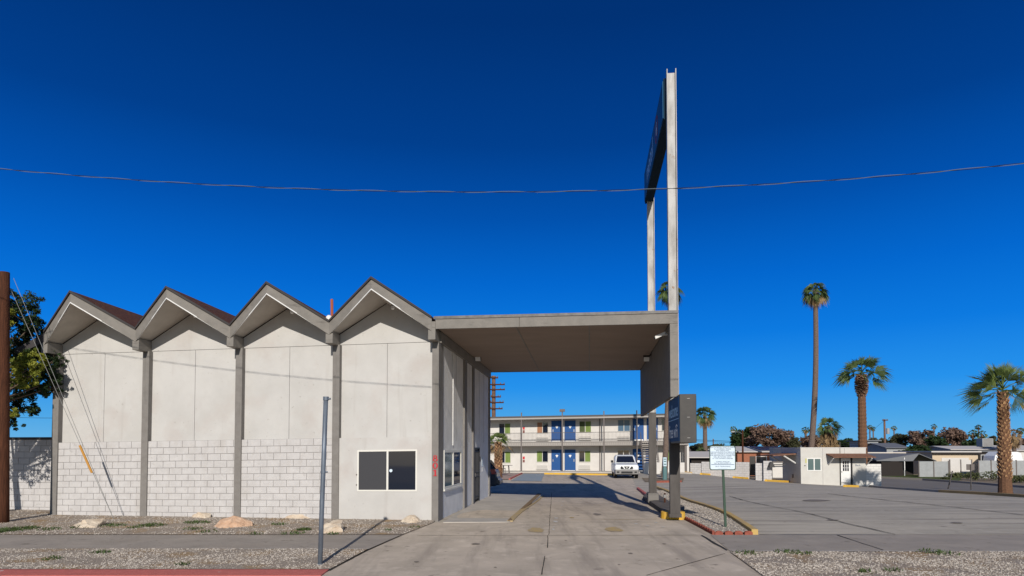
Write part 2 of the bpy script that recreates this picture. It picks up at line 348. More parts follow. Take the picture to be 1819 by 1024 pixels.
def strip(pts, wd, m, name, off=.045):
    P = [Vector((p[0], p[1], 0)) for p in pts]; Q = []
    for a, b in zip(P, P[1:]):
        k = max(1, int((b-a).length/.35)); Q += [a.lerp(b, i/k) for i in range(k)]
    Q.append(P[-1]); mb = MB(); vs = []
    for i, p in enumerate(Q):
        d = (Q[min(i+1, len(Q)-1)]-Q[max(i-1, 0)]).normalized(); n = Vector((-d.y, d.x, 0))
        ww = wd*(.6+.8*random.random())/2; sh = n*(random.random()-.5)*wd*.7
        for q in (p-n*ww+sh, p+n*ww+sh): vs.append((q.x, q.y, H(q.x, q.y)+off))
    mb.add(vs, [(2*i, 2*i+2, 2*i+3, 2*i+1) for i in range(len(Q)-1)])
    return tag(mb.build(name, m), kind='structure')
J = 'expansion_joint'
for P, wd, off in [
    (((715, 952), (647, 982), (585, 1016)), .03, .02), (((973, 953), (973, 975)), .02, .02), (((968, 990), (962, 1023)), .02, .02),
    (((1246, 953), (1292, 980)), .045, .03), (((1288, 985), (1148, 1024)), .02, .02), (((1488, 953), (1570, 980)), .035, .03),
    (((1295, 882), (1400, 906), (1500, 930), (1592, 951)), .045, .02), (((1470, 878), (1620, 894), (1819, 916)), .06, .02),
    (((788, 929), (1190, 929)), .015, .02), (((980, 876), (975, 952)), .015, .02)]:
    strip(G(*P), wd, M['seam'], J, off)
strip(G((1015, 925), (1165, 924)), .035, M['yelpale'], 'painted_line', .02)
strip(G((1350, 950.5), (1819, 952)), .07, mat('cream line', (.42, .37, .29), .9), 'painted_line', .03)
strip(G((740, 953), (1240, 952)), .04, mat('cream line', (.42, .37, .29), .9), 'painted_line', .02)
strip(G((868, 862), (1010, 862)), .25, M['pad'], 'painted_line', .02)
strip(G((655, 977.5), (400, 977.5)), .06, M['pad'], 'sidewalk_edge', .03)
strip(G((1300, 981.5), (1819, 982)), .06, M['pad'], 'sidewalk_edge', .03)
def patch(px, py, rx, ry, m, name='painted_mark'):
    c = gnd(px, py); pts = [(c.x+math.cos(t*.5236)*rx*(.75+.5*random.random()), c.y+math.sin(t*.5236)*ry*(.75+.5*random.random())) for t in range(12)]
    sheet(name, pts, m, .022)
patch(953, 943, .20, .42, M['yelpale']); patch(1091, 942, .21, .42, M['yelpale']); patch(1016, 921, .07, .15, M['yelpale'])
spot = mat('old chewing gum stains', (.15, .13, .115), .9)
wspot = mat('white paint spatter', (.55, .53, .5), .9)
for px, py, k in [(984, 938, 1), (987, 928, 1), (983, 942, 1), (988, 922, 1), (998, 899, 1), (1130, 932, 1), (1150, 936, 1), (1165, 930, 1), (1178, 938, 1), (1000, 893, 1)]:
    patch(px, py, .03+.03*random.random(), .12*random.random()+.05, wspot if k else spot, 'paint_spatter')
stain = mat('old oil stain', (.20, .17, .14), .8, (.26, .22, .18), 5)
for px, py, rx, ry in [(845, 968, .10, .12), (740, 1000, .05, .06), (1120, 985, .05, .07), (1060, 915, .12, .3), (935, 905, .1, .25), (1225, 922, .12, .15), (1480, 925, .2, .08), (1700, 930, .15, .1), (1005, 962, .03, .04), (1100, 1005, .03, .03), (880, 1010, .03, .03), (1450, 890, .5, .5), (1180, 968, .04, .05)]:
    patch(px, py, rx, ry, stain, 'stain')
# side street on the right
far = G((1560, 850), (1640, 854), (1740, 861), (1830, 868)); near = G((1860, 886), (1700, 874), (1600, 868), (1540, 865))
sheet('side_street', [tuple(p[:2]) for p in far+near]+[(27.5, 52.5)], mat('side street asphalt', (.22, .20, .18), .9, (.17, .155, .14), 1.5, stretch=(.2, 1, 1)), .01)
kerb('street_kerb', G((1538, 863), (1560, 867), (1600, 870), (1672, 875)), .2, .13, mat('kerb concrete', (.34, .31, .27), .9), step=1)
kerb('street_kerb', G((1672, 875), (1760, 880), (1850, 886)), .35, .14, mat('tan kerb', (.34, .24, .12), .9), step=1)
kerb('street_kerb', G((1560, 849), (1640, 853), (1740, 860), (1850, 868)), .25, .16, mat('kerb concrete', (.34, .31, .27), .9), step=1)
sheet('lawn', [tuple(p[:2]) for p in G((1560, 848), (1565, 843), (1640, 845), (1710, 847), (1705, 855), (1640, 851))], M['grass'], .05)
# ------------------------------------------------------------------ office building
B = thing('office_building', 'pale office building with four folded roof gables and a flat drive through canopy', 'building', (OF.o[0], OF.o[1], 0), -TH)
def SH(v):
    u, y, z = v
    return (u, y, z+.0135*min(0, u)*max(0, min(1, z/1.5)))
def bp(mb, name, m, parent=B, **k): return mb.build(name, m, parent, fn=SH, **k)
CU = [-12.0, -9.03, -6.05, -3.05, -.09]
VU = [-12.05, -9.07, -6.10, -3.10, -.11]
VT, AT, VL, AL, WV, WA, JZ, BZ = 5.70, 6.68, 5.43, 6.40, 5.42, 6.31, 5.125, 2.39
def course_wall(mb, u0, u1, z0, z1, fr, bk, seed=0, bl=.4064, bh=.2032):
    r = 0; z = z1
    while z > z0+.02:
        zb = max(z-bh, z0); u = u0 - (bl/2 if r % 2 else 0) - seed*.1
        while u < u1:
            a, b = max(u+.0065, u0+.002), min(u+bl-.0065, u1-.002)
            if b-a > .04: mb.box(a, b, fr+random.uniform(-.0015, .0015), bk, zb+.0065, z-.0065)
            u += bl
        z -= bh; r += 1
# backing wall, panels
for i in range(4):
    a, b = CU[i]+.08, CU[i+1]-.08; md = (a+b)/2
    mb = MB(); mb.box(a-.1, b+.1, .012 if i < 3 else .05, .3, -.15, BZ); bp(mb, 'lower_wall', M['mortar'])
    mb = MB(); mb.prism([(a-.1, BZ+.001), (b+.1, BZ+.001), (b+.1, WV-.01), (md, WA-.012), (a-.1, WV-.01)], lambda p: (p[0], .15, p[1]), lambda p: (p[0], .33, p[1])); bp(mb, 'backing_wall', M['dark_gap'])
    if i < 3:
        mb = MB(); course_wall(mb, a, b, -.1, BZ, 0, .0115, seed=i); bp(mb, 'block_wall', M['block'], bevel=.004)
    gp = .006
    for n_, x0, x1 in (('left', a-.06, md-gp), ('right', md+gp, b+.06)):
        mb = MB(); mb.box(x0, x1, .13, .149, BZ+.003, JZ-gp); bp(mb, 'stucco_panel', M['stucco'])
    mb = MB(); mb.prism([(a-.06, JZ+gp), (b+.06, JZ+gp), (b+.06, WV), (md, WA), (a-.06, WV)], lambda p: (p[0], .13, p[1]), lambda p: (p[0], .149, p[1])); bp(mb, 'gable_panel', M['stucco'])
# bay with the window: frame wall around opening
WX0, WX1, WZ0, WZ1 = -2.40, -.63, .83, 2.03
a, b = CU[3]+.08, CU[4]-.08
mb = MB()
for bx in ((a, WX0, -.1, BZ), (WX1, b, -.1, BZ), (WX0, WX1, -.1, WZ0), (WX0, WX1, WZ1, BZ)): mb.box(bx[0], bx[1], 0, .049, bx[2], bx[3])
bp(mb, 'lower_wall_stucco', M['stucco'])
def window(parent, fn, u0, u1, z0, z1, d, pm, fm=M['alum'], fw=.05, mull=True, mx=None, fi=lambda v: v):
    """fn maps (along, depth, z) to local coordinates"""
    mx = mx or (u0+u1)/2
    fr = MB(); put = lambda a, b, c, d_, e, f: fr.box(a, b, c, d_, e, f)
    put(u0, u1, -d, .03, z0, z0+fw); put(u0, u1, -d, .03, z1-fw, z1)
    put(u0, u0+fw, -d, .03, z0+fw, z1-fw); put(u1-fw, u1, -d, .03, z0+fw, z1-fw)
    if mull: put(mx-fw*.6, mx+fw*.6, -d-.004, .03, z0+fw, z1-fw)
    f = fr.build('window', fm, parent, fn=lambda v: fi(fn(v)))
    segs = [(u0+fw, mx-fw*.6), (mx+fw*.6, u1-fw)] if mull else [(u0+fw, u1-fw)]
    for k, (x0, x1) in enumerate(segs):
        q = MB(); q.box(x0-.003, x1+.003, -d+.02, -d+.028, z0+fw-.003, z1-fw+.003)
        q.build('pane', pm[k % len(pm)], f, fn=lambda v: fi(fn(v)))
    return f
f = window(B, lambda v: v, WX0, WX1, WZ0, WZ1, .012, [M['screen'], M['glass']], fw=.045, mx=-1.50, fi=SH)
mb = MB(); mb.tube([(-1.40, -.012, 1.43), (-1.40, .01, 1.43)], .045, 16); bp(mb, 'sticker', M['signw'], f)
for sx, sz in ((-2.43, 1.3), (-2.43, 1.0)):
    mb = MB(); mb.box(sx, sx+.025, -.02, 0, sz, sz+.04); bp(mb, 'window_latch', M['dark_gap'], f)
# columns, beams
for i in range(5):
    c = CU[i]; wd = .105
    mb = MB(); mb.box(c-wd, c+wd if i < 4 else 0, -.045, .13 if i < 4 else .56, -.15, 5.11); bp(mb, 'column', M['post'], bevel=.008)
    mb = MB(); c = VU[i]; mb.box(c-.105, c+.105, -.455, .13, 5.09, 5.42)
    mb.box(c-.105, c+.105, -.455, -.40, 5.42, 5.60); bp(mb, 'beam', M['trim'], bevel=.008)
# gables
VB = 9.55
for i in range(4):
    l, r_ = VU[i], VU[i+1]; m_ = (l+r_)/2
    for (e, sgn) in ((l, 1), (r_, -1)):
        o_, t = .06, .04
        mb = MB()
        mb.hexa([(e, -.46, VL-.10), (m_, -1.2, AL), (m_, -1.2+t, AL), (e, -.46+t, VL-.10)], [(e, -.46, VT), (m_, -1.2, AT), (m_, -1.2+t, AT), (e, -.46+t, VT)])
        bp(mb, 'fascia', M['trim'])
        mb = MB()
        mb.hexa([(e+sgn*.1, -.495, VL-.03), (m_, -1.215, AL-.028), (m_, -1.2, AL-.028), (e+sgn*.1, -.47, VL-.03)], [(e+sgn*.1, -.495, VL+.002), (m_, -1.215, AL+.004), (m_, -1.2, AL+.004), (e+sgn*.1, -.47, VL+.002)])
        bp(mb, 'trim_strip', M['white'])
        mb = MB()
        mb.hexa([(e, -.42, VL), (m_, -1.16, AL), (m_, .14, WA), (e, .14, WV)], [(e, -.42, VL+.03), (m_, -1.16, AL+.03), (m_, .14, WA+.03), (e, .14, WV+.03)])
        bp(mb, 'soffit', M['soffit'])
        mb = MB()
        zb = -.10
        mb.hexa([(e, -.49, VT+.001), (m_, -1.235, AT+.001), (m_, VB, AT+zb-.25), (e, VB, VT+zb-.1)], [(e, -.49, VT+.045), (m_, -1.235, AT+.05), (m_, VB, AT+zb-.19), (e, VB, VT+zb-.05)])
        bp(mb, 'roof', M['shingle'])
        mb = MB()
        mb.hexa([(e, -.505, VT-.012), (m_, -1.25, AT-.012), (m_, -1.236, AT-.012), (e, -.491, VT-.012)], [(e, -.505, VT+.052), (m_, -1.25, AT+.057), (m_, -1.236, AT+.057), (e, -.491, VT+.052)])
        bp(mb, 'roof_edge', M['tar'])
# soffit lamps
for i, (px, py) in enumerate(((495, 549), (673, 540))):
    pass
for i in (0, 1, 2, 3):
    m_ = (VU[i]+VU[i+1])/2+.35
    lf = thing('soffit_lamp', 'small round lamp under the %s gable of the office roof' % ('leftmost', 'second', 'third', 'rightmost')[i], 'lamp', fa(m_, -.35)+(0,), -TH, 'soffit lamps under the gables')
    zz = 6.10-.0135*3*(3-i)
    mb = MB(); mb.tube([(0, 0, zz+.06), (0, 0, zz-.02)], .05, 10); mb.build('lamp_base', M['trim'], lf)
    mb = MB(); mb.tube([(0, 0, zz-.02), (0, -.03, zz-.06), (0, -.05, zz-.11)], [.035, .06, .045], 10); mb.build('bulb', M['white'], lf)
# leftmost eave
mb = MB(); mb.hexa([(-13.1, -.46, 5.0), (-12.05, -.46, 5.42), (-12.05, VB, 5.35), (-13.1, VB, 4.95)], [(-13.1, -.46, 5.2), (-12.05, -.46, 5.70), (-12.05, VB, 5.55), (-13.1, VB, 5.15)]); bp(mb, 'eave', M['tar'])
# back and left walls, rear gables closed
mb = MB(); mb.box(-12.1, -11.9, .14, 9.4, -.15, 5.44); bp(mb, 'end_wall', M['stucco'])
mb = MB()
mb.box(-12.0, 0, 9.2, 9.4, -.15, 5.3)
for i in range(4):
    l, r_ = VU[i], VU[i+1]; mb.prism([(l, 5.3), (r_, 5.3), (r_, 5.35), ((l+r_)/2, 6.2), (l, 5.35)], lambda p: (p[0], 9.2, p[1]), lambda p: (p[0], 9.4, p[1]))
bp(mb, 'rear_wall', M['stucco'])
# side wall with window and door
sf = lambda v: (-v[1], v[0], v[2])     # (along v, depth, z): depth -d -> +u outwards
DV0, DV1, DZ = 5.80, 6.92, 2.10
SV0, SV1, SZ0, SZ1 = .72, 3.30, .84, 2.0
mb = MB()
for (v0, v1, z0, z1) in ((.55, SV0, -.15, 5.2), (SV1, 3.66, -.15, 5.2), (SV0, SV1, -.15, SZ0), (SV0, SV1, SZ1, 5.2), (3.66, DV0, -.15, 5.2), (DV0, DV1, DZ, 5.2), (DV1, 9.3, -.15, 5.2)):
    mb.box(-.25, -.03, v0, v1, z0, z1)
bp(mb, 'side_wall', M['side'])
for v0, v1 in ((3.68, 4.12), (5.35, 5.6), (9.2, 9.42)):
    mb = MB(); mb.box(-.03, .03, v0, v1, -.15, 5.12); bp(mb, 'pilaster', M['post'], bevel=.006)
mb = MB(); mb.box(-.12, .05, .1, 9.45, 5.09, 5.40); bp(mb, 'side_beam', M['trim'], bevel=.006)
mb = MB(); mb.tube([(-.015, 1.98, 2.15), (-.015, 1.98, 5.1)], .014, 6); bp(mb, 'conduit', M['white'])
for vv in (2.5, 4.75, 6.9, 8.0):
    mb = MB(); mb.box(-.029, -.024, vv-.006, vv+.006, 2.3, 5.1); bp(mb, 'panel_joint', M['dark_gap'])
window(B, sf, SV0, SV1, SZ0, SZ1, .0, [M['tint'], M['glass']], fw=.07, fi=SH)
mb = MB(); mb.box(-.03, .03, SV0-.05, SV1+.05, SZ0-.05, SZ0); bp(mb, 'window_sill', M['alum'])
dr = MB(); dr.box(-.10, -.05, DV0+.05, DV1-.05, .1, DZ-.05); d = bp(dr, 'door', M['black'])
fr = MB(); fr.box(-.2, -.0, DV0, DV0+.05, .05, DZ); fr.box(-.2, -.0, DV1-.05, DV1, .05, DZ); fr.box(-.2, -.0, DV0+.05, DV1-.05, DZ-.05, DZ); bp(fr, 'door_frame', M['black'], d)
for k in range(7):
    q = MB(); vv = DV0+.16+k*.13; q.tube([(-.03, vv, .15), (-.03, vv, DZ-.08)], .009, 6); bp(q, 'security_bar', mat('worn black iron', (.05, .05, .055), .5), d)
for zz in (.25, 1.0, 1.15, 1.95):
    q = MB(); q.tube([(-.03, DV0+.1, zz), (-.03, DV1-.1, zz)], .012, 6); bp(q, 'security_bar', mat('worn black iron', (.05, .05, .055), .5), d)
q = MB(); q.box(-.04, -.005, DV0+.12, DV0+.2, 1.0, 1.14); bp(q, 'handle', M['chrome'], d)
for vv, zz, w_, h_, mm in ((7.55, 1.55, .3, .36, 'signw'), (7.1, 1.65, .12, .2, 'black'), (7.6, 1.22, .2, .16, 'white')):
    q = MB(); q.box(-.03, -.018, vv, vv+w_, zz-h_/2, zz+h_/2); bp(q, 'notice', M[mm])
    if w_ > .15:
        for k in range(int(h_/.045)-1):
            q = MB(); q.box(-.018, -.0165, vv+.03, vv+w_-.03-.05*(k % 2), zz+h_/2-.05-k*.045, zz+h_/2-.035-k*.045); bp(q, 'notice_text', M['ink'])
# house number 801 in red serif figures
def ring(mb, cx, cz, rx, rz, tx, tz, y0, y1, n=28):
    vs = []; 
    for k in range(n):
        t = 2*math.pi*k/n; c, s_ = math.cos(t), math.sin(t)
        for y in (y0, y1): vs += [(cx+rx*c, y, cz+rz*s_), (cx+(rx-tx)*c, y, cz+(rz-tz)*s_)]
    fs = []
    for k in range(n):
        a, b = 4*k, 4*((k+1) % n); fs += [(a, b, b+1, a+1), (a+2, a+3, b+3, b+2), (a, a+2, b+2, b), (a+1, b+1, b+3, a+3)]
    mb.add(vs, fs)
nc = -.09
def nz_(py): return OF.V(774, py, -.06)[1]
for s_, py in (('8', 814.5), ('0', 827.5), ('1', 840.5)):
    z = nz_(py); mb = MB(); y0, y1 = -.062, -.047
    if s_ == '8': ring(mb, nc, z+.042, .056, .045, .028, .018, y0, y1); ring(mb, nc, z-.040, .070, .049, .034, .018, y0, y1)
    if s_ == '0': ring(mb, nc, z, .076, .088, .038, .018, y0, y1)
    if s_ == '1': mb.prism([(-.045, -.088), (.048, -.088), (.048, -.074), (.02, -.072), (.02, .088), (-.012, .088), (-.045, .066), (-.045, .05), (-.014, .06), (-.014, -.072), (-.045, -.074)], lambda p: (nc+p[0]*1.3, y0, z+p[1]), lambda p: (nc+p[0]*1.3, y1, z+p[1]))
    o = bp(mb, 'house_number', M['red']); o['label'] = 'red serif figure %s on the corner column' % s_
# canopy
UR = 6.62
mb = MB(); mb.box(.0, 6.53, -.40, 9.72, 5.43, 5.66); bp(mb, 'canopy_deck', M['trim'])
us = [.06, OF.V(917, 582, -.4)[0], OF.V(1047, 583, -.4)[0], 6.40]
ue = [.06, OF.V(958, 659, 9.6)[0], OF.V(1047, 658, 9.6)[0], 6.40]
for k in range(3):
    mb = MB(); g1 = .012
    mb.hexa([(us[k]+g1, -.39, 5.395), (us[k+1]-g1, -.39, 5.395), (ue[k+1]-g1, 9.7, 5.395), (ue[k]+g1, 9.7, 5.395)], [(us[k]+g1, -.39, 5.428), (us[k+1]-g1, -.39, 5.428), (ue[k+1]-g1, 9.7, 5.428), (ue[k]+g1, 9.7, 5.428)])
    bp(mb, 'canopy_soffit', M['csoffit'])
for k in (1, 2):
    mb = MB(); mb.hexa([(us[k]-.02, -.39, 5.385), (us[k]+.02, -.39, 5.385), (ue[k]+.02, 9.7, 5.385), (ue[k]-.02, 9.7, 5.385)], [(us[k]-.02, -.39, 5.3945), (us[k]+.02, -.39, 5.3945), (ue[k]+.02, 9.7, 5.3945), (ue[k]-.02, 9.7, 5.3945)])
    bp(mb, 'seam_strip', M['trim'])
for x0, x1 in ((.0, 2.35), (2.36, UR-.001)):
    mb = MB(); mb.box(x0, x1, -.462, -.41, 5.385, 5.70); bp(mb, 'canopy_fascia', M['trim'], bevel=.004)
mb = MB(); mb.box(0, 6.53, 9.73, 9.78, 5.385, 5.70); mb.box(6.531, 6.56, -.40, 9.72, 5.385, 5.70); bp(mb, 'canopy_fascia', M['trim'])
mb = MB(); mb.box(-.05, UR+.01, -.485, -.46, 5.66, 5.735); bp(mb, 'roof_flashing', mat('grey flashing', (.12, .115, .11), .6, (.19, .18, .17), 6, metal=.2))
mb = MB(); mb.box(0, 6.55, -.459, 9.8, 5.701, 5.73); bp(mb, 'canopy_roof', M['tar'])
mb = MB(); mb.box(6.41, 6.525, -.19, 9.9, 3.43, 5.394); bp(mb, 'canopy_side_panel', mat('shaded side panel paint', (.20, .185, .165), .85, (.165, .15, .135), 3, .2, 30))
mb = MB(); mb.box(6.405, UR, -.455, -.195, 3.42, 5.384); bp(mb, 'canopy_end_post', M['trim'], bevel=.008)
# roof vents
pu, pz = OF.V(589.5, 532, 1.6); qu, qz = OF.V(590.5, 560, 1.6); bu_, bz_ = OF.V(584.5, 566, .15)
vp = MB(); vp.tube([(qu, 1.6, qz-.5), (pu, 1.6, pz)], .045, 10); vp.build('vent_pipe', M['rust'], B)
vb = MB(); vb.tube([(bu_, .15, bz_-.4), (bu_, .15, bz_-.02), (bu_, .15, bz_+.05), (bu_, .15, bz_+.09), (bu_, .15, bz_+.10)], [.08, .10, .085, .045, .005], 14); vb.build('roof_vent', M['white'], B, smooth=True)
# floodlights and camera
def flood(px, py, u, label, sgn):
    v, z = OF.U(px, py, u); t = thing('floodlight', label, 'floodlight', OF.glob(u, v)+(z,), -TH, 'floodlights under the canopy')
    q = MB(); q.tube([(0, 0, .12), (sgn*.06, 0, .08), (sgn*.13, 0, .02)], .025, 8); q.box(min(0, -sgn*.02), max(0, -sgn*.02), -.07, .07, .04, .2); q.build('bracket', M['signdark'], t)
    tl = lambda v: (v[0]+sgn*.17, v[1]*.8-v[2]*.6, v[2]*.8+v[1]*.6-.02)
    q = MB(); q.box(-.11, .11, -.05, .06, -.10, .10); h = q.build('lamp_head', M['signdark'], t, bevel=.01, fn=tl)
    q = MB(); q.box(-.095, .095, -.062, -.05, -.085, .085); q.build('lens', M['lamp'], h, fn=tl)
flood(841, 636, .05, 'floodlight on the beam over the office side wall, pointing right', 1)
flood(1157, 636, 6.405, 'floodlight on the inner face of the hanging side panel of the canopy', -1)
v, z = OF.U(1186, 594, 6.40)
t = thing('security_camera', 'white security camera near the front right corner of the canopy', 'camera', OF.glob(6.40, max(v, .1))+(z,), -TH)
q = MB(); q.tube([(0, 0, .02), (-.05, 0, 0)], .03, 10); q.tube([(-.04, 0, 0), (-.12, 0, -.02)], .012, 8); q.build('bracket', M['white'], t)
q = MB(); q.hexa([(-.32, -.05, -.12), (-.06, -.05, .0), (-.06, .05, .0), (-.32, .05, -.12)], [(-.34, -.055, -.03), (-.05, -.055, .09), (-.05, .055, .09), (-.34, .055, -.03)]); q.build('camera_body', M['white'], t, bevel=.01)
q = MB(); q.tube([(-.33, 0, -.075), (-.36, 0, -.088)], .03, 10); q.build('lens', M['black'], t)
# ------------------------------------------------------------------ pylon sign on two steel beams
PYL = thing('pylon_sign', 'tall motel sign with a blue cabinet held between two steel beams through the canopy', 'sign', OF.glob(6.66, .87)+(0,), -TH)
def ibeam(v0, z0, z1, m, name='steel_beam'):
    w_, d_ = .135, .11
    q = MB(); q.box(-w_, -w_+.022, v0-d_, v0+d_, z0, z1); q.box(w_-.022, w_, v0-d_, v0+d_, z0, z1); q.box(-w_+.022, w_-.022, v0-.02, v0+.0, z0, z1-.08 if z1 > 8 else z1)
    return q.build(name, m, PYL)
VF, VR = 0, 6.54
ZT = CZ + (W(1193, 126, 18.5).z-CZ)
ibeam(VF, 3.45, ZT, M['steel']); ibeam(VR, 3.45, ZT-.2, M['steel'])
ibeam(VF, .12, 2.3, M['dsteel'], 'lower_post'); ibeam(VR, .12, 3.449, M['dsteel'], 'lower_post')
q = MB(); q.box(-.14, .14, VF-.135, VF-.112, .12, 2.3); q.build('post_cover', M['dsteel'], PYL)
q = MB(); q.box(-.14, .14, VR-.135, VR-.112, .12, 3.449); q.build('post_cover', M['dsteel'], PYL)
q = MB(); q.box(-.17, .17, VF-.17, VF+.17, .1, .205); q.build('base_plate', M['dsteel'], PYL)
q = MB(); q.box(-.2, .2, VR-.3, VR+.2, .0, .36); q.build('post_footing', mat('old grey footing', (.20, .185, .17), .9), PYL, bevel=.02)
# big cabinet
def gl(px, py, Y):   # to pylon local
    p = W(px, py, Y); u, v = OF.loc(p.x, p.y); return u-6.66, v-.87, p.z
zt = gl(1183.7, 138, 18.7)[2]; zb_ = gl(1148, 366, 25.4)[2]
q = MB(); q.box(-.20, .09, .14, VR+.17, zb_, zt-.05); cab = q.build('sign_cabinet', mat('dark navy cabinet', (.015, .035, .06), .9), PYL)
q = MB(); q.box(-.222, -.2, .19, VR+.12, zb_+.06, zt-.11); q.build('sign_face', M['bigblue'], cab)
q = MB(); q.box(.09, .112, .19, VR+.12, zb_+.06, zt-.11); q.build('sign_face', M['bigblue'], cab)
zc = (zb_+zt)/2-.02
for sx, sgn in ((-.226, -1), (.116, 1)):
    rot = (R(90), 0, R(-90) if sgn < 0 else R(90))
    yn, yf2 = 2.0, 4.35
    if sgn > 0: yn, yf2 = VR+.3-2.0, VR+.3-4.35
    text('motel', 1.0, M['signtext'], PYL, (sx, yf2, zc), rot, sx=1.0, ex=.003)
    text('6', .62, M['signtextw'], PYL, (sx, yn, zc), rot, ex=.003)
    q = MB(); ring(q, 0, 0, .42, .42, .06, .06, -.004, .004, 36); o = q.build('logo_ring', M['sred'], PYL); o.location = (sx, yn, zc); o.rotation_euler = (0, 0, R(90))
# welcome box
Yn = 16.5
p0 = W(1207, 700.4, Yn); p1 = W(1237, 787, Yn); u0, v0 = OF.loc(p0.x, p0.y); u1, _ = OF.loc(p1.x, p1.y)
pf = W(1189, 711, Yn/.89)
WB = thing('welcome_sign', 'dark box sign reading welcome and free wifi on the lower post of the pylon', 'sign', OF.glob(u0, v0)+(p1.z,), -TH)
hh = p0.z-p1.z; ww = u1-u0; LL = 2.36
q = MB(); q.box(0.0, ww, 0, LL, 0, hh); q.build('sign_cabinet', M['signdark'], WB, bevel=.012)
for sx in (-.012, ww):
    q = MB(); q.box(sx, sx+.012, .06, LL-.06, .05, hh-.05); q.build('sign_face', M['signblue'], WB)
q = MB(); q.box(-.016, -.0121, .1, LL-.1, hh*.50, hh*.50+.018); q.build('divider', M['signtext'], WB)
for s_, zz, sz, mm, yy in (('welcome', hh*.69, .50, 'signtext', LL*.5), ('free wiFi', hh*.24, .50, 'signtextw', LL*.5)):
    text(s_, sz, M[mm], WB, (-.0135, yy, zz), (R(90), 0, R(-90)), ex=.0015, sx=1.0)
    text(s_, sz, M[mm], WB, (ww+.0135, yy, zz), (R(90), 0, R(90)), ex=.0015, sx=1.05)
for zz in (.12, hh-.12, hh*.52):
    q = MB(); q.box(ww*.45, ww*.62, -.008, 0, zz, zz+.012); q.build('bolt', M['steel'], WB)
# ------------------------------------------------------------------ white block fence at left
LF = Frame(*OF.glob(-12.1, 1.4), TH)
t = thing('block_fence', 'white painted block fence beyond the left end of the office', 'fence', (LF.o[0], LF.o[1], 0), -TH)
q = MB(); q.box(-14, 0, .012, .2, -.2, 2.35); q.build('wall_core', M['mortar'], t)
q = MB(); course_wall(q, -8, 0, -.15, 2.35, 0, .0115); q.build('block_face', M['block'], t, bevel=.004)
q = MB(); q.box(-14, 0, -.03, .23, 2.351, 2.43); q.build('coping', M['tar'], t)
# ------------------------------------------------------------------ utility pole stub, guy wires, signposts, cable
def cyl(name, base, top, r0, r1, m, label, cat, n=12, parent=None, group=None):
    b = Vector(base); q = MB(); K = 8
    q.tube([(Vector(top)-b)*i/K for i in range(K+1)], [r0+(r1-r0)*i/K for i in range(K+1)], n)
    o = q.build(name, m, parent, loc=b, smooth=True); 
    if label: tag(o, label, cat, group)
    return o
pb = gnd(6, 930); pt = W(8, 484, pb.y)
cyl('utility_pole', (pb.x, pb.y, pb.z-.3), pt, .145, .125, M['wood'], 'short brown wooden utility pole at the left edge in front of the tree', 'pole')
ga = Vector((W(202, 917, 18.85).x, 18.85, .0)); gt = W(18, 512, pb.y+.1)
t = thing('guy_wire', 'slanting guy wire with an orange guard running from the wooden pole to the gravel', 'wire', ga)
q = MB(); q.tube([(0, 0, 0), gt-ga], .007, 5); q.build('strand', M['wirep'], t)
q = MB(); q.tube([(.02, -.03, 0), gt-ga+Vector((.09, 0, .28))], .007, 5); q.build('strand', M['wirep'], t)
d = (gt-ga); k0 = .205; k1 = .325
q = MB(); q.tube([d*k0+Vector((.0, -.04, 0)), d*k1+Vector((.0, -.04, 0))], .032, 8); q.build('guard', M['orange'], t)
gb = gnd(568, 1006); t = thing('sign_post', 'tall leaning galvanised steel post without a sign on the gravel verge', 'post', gb)
top = W(579, 706, gb.y)-gb
q = MB(); q.tube([(0, 0, -.2), top*.3, top*.6, top], .045, 12); q.build('pole', M['galv'], t, smooth=True)
q = MB(); q.tube([top-Vector((0, 0, .06)), top+Vector((0, 0, .01))], .055, 12); q.tube([top+Vector((.04, 0, -.03)), top+Vector((.09, 0, -.03))], .018, 8); q.build('pole_cap', M['galv'], t)
q = MB(); k = top*.555; q.tube([k-Vector((0, 0, .02)), k+Vector((0, 0, .02))], .052, 12); q.tube([k, k+Vector((.085, 0, 0))], .014, 8); q.build('clamp', M['galv'], t)
q = MB(); q.tube([Vector((0, 0, 0)), Vector((0, 0, .05))], .055, 12); q.build('sleeve', M['galv'], t)
# parking notice
sb = gnd(1289, 940); tp = W(1284, 830, sb.y)-sb
t = thing('parking_notice', 'pale notice board about accessible parking towing on a green post', 'sign', sb)
q = MB(); q.box(-.03, .03, -.02, .012, -.1, tp.z)
q.build('post', M['green'], t, fn=lambda v: (v[0]+tp.x*v[2]/tp.z, v[1], v[2]))
a0 = W(1260, 792, sb.y-.03)-sb; a1 = W(1307, 835.5, sb.y-.03)-sb
q = MB(); sw, sh = a1.x-a0.x, a0.z-a1.z; cxs, czs = (a0.x+a1.x)/2, (a0.z+a1.z)/2
def rr(w2, h2, r, n=5):
    o = []
    for cx_, cz_, s0 in ((w2-r, h2-r, 0), (-w2+r, h2-r, 90), (-w2+r, -h2+r, 180), (w2-r, -h2+r, 270)):
        for i in range(n+1): a = R(s0+90*i/n); o.append((cx_+r*math.cos(a), cz_+r*math.sin(a)))
    return o
q.prism(rr(sw/2, sh/2, .05), lambda p: (cxs+p[0], -.035, czs+p[1]), lambda p: (cxs+p[0], -.025, czs+p[1])); bd = q.build('board', M['green'], t)
q = MB(); q.prism(rr(sw/2-.022, sh/2-.022, .04), lambda p: (cxs+p[0], -.038, czs+p[1]), lambda p: (cxs+p[0], -.035, czs+p[1])); q.build('face', M['signw'], bd)
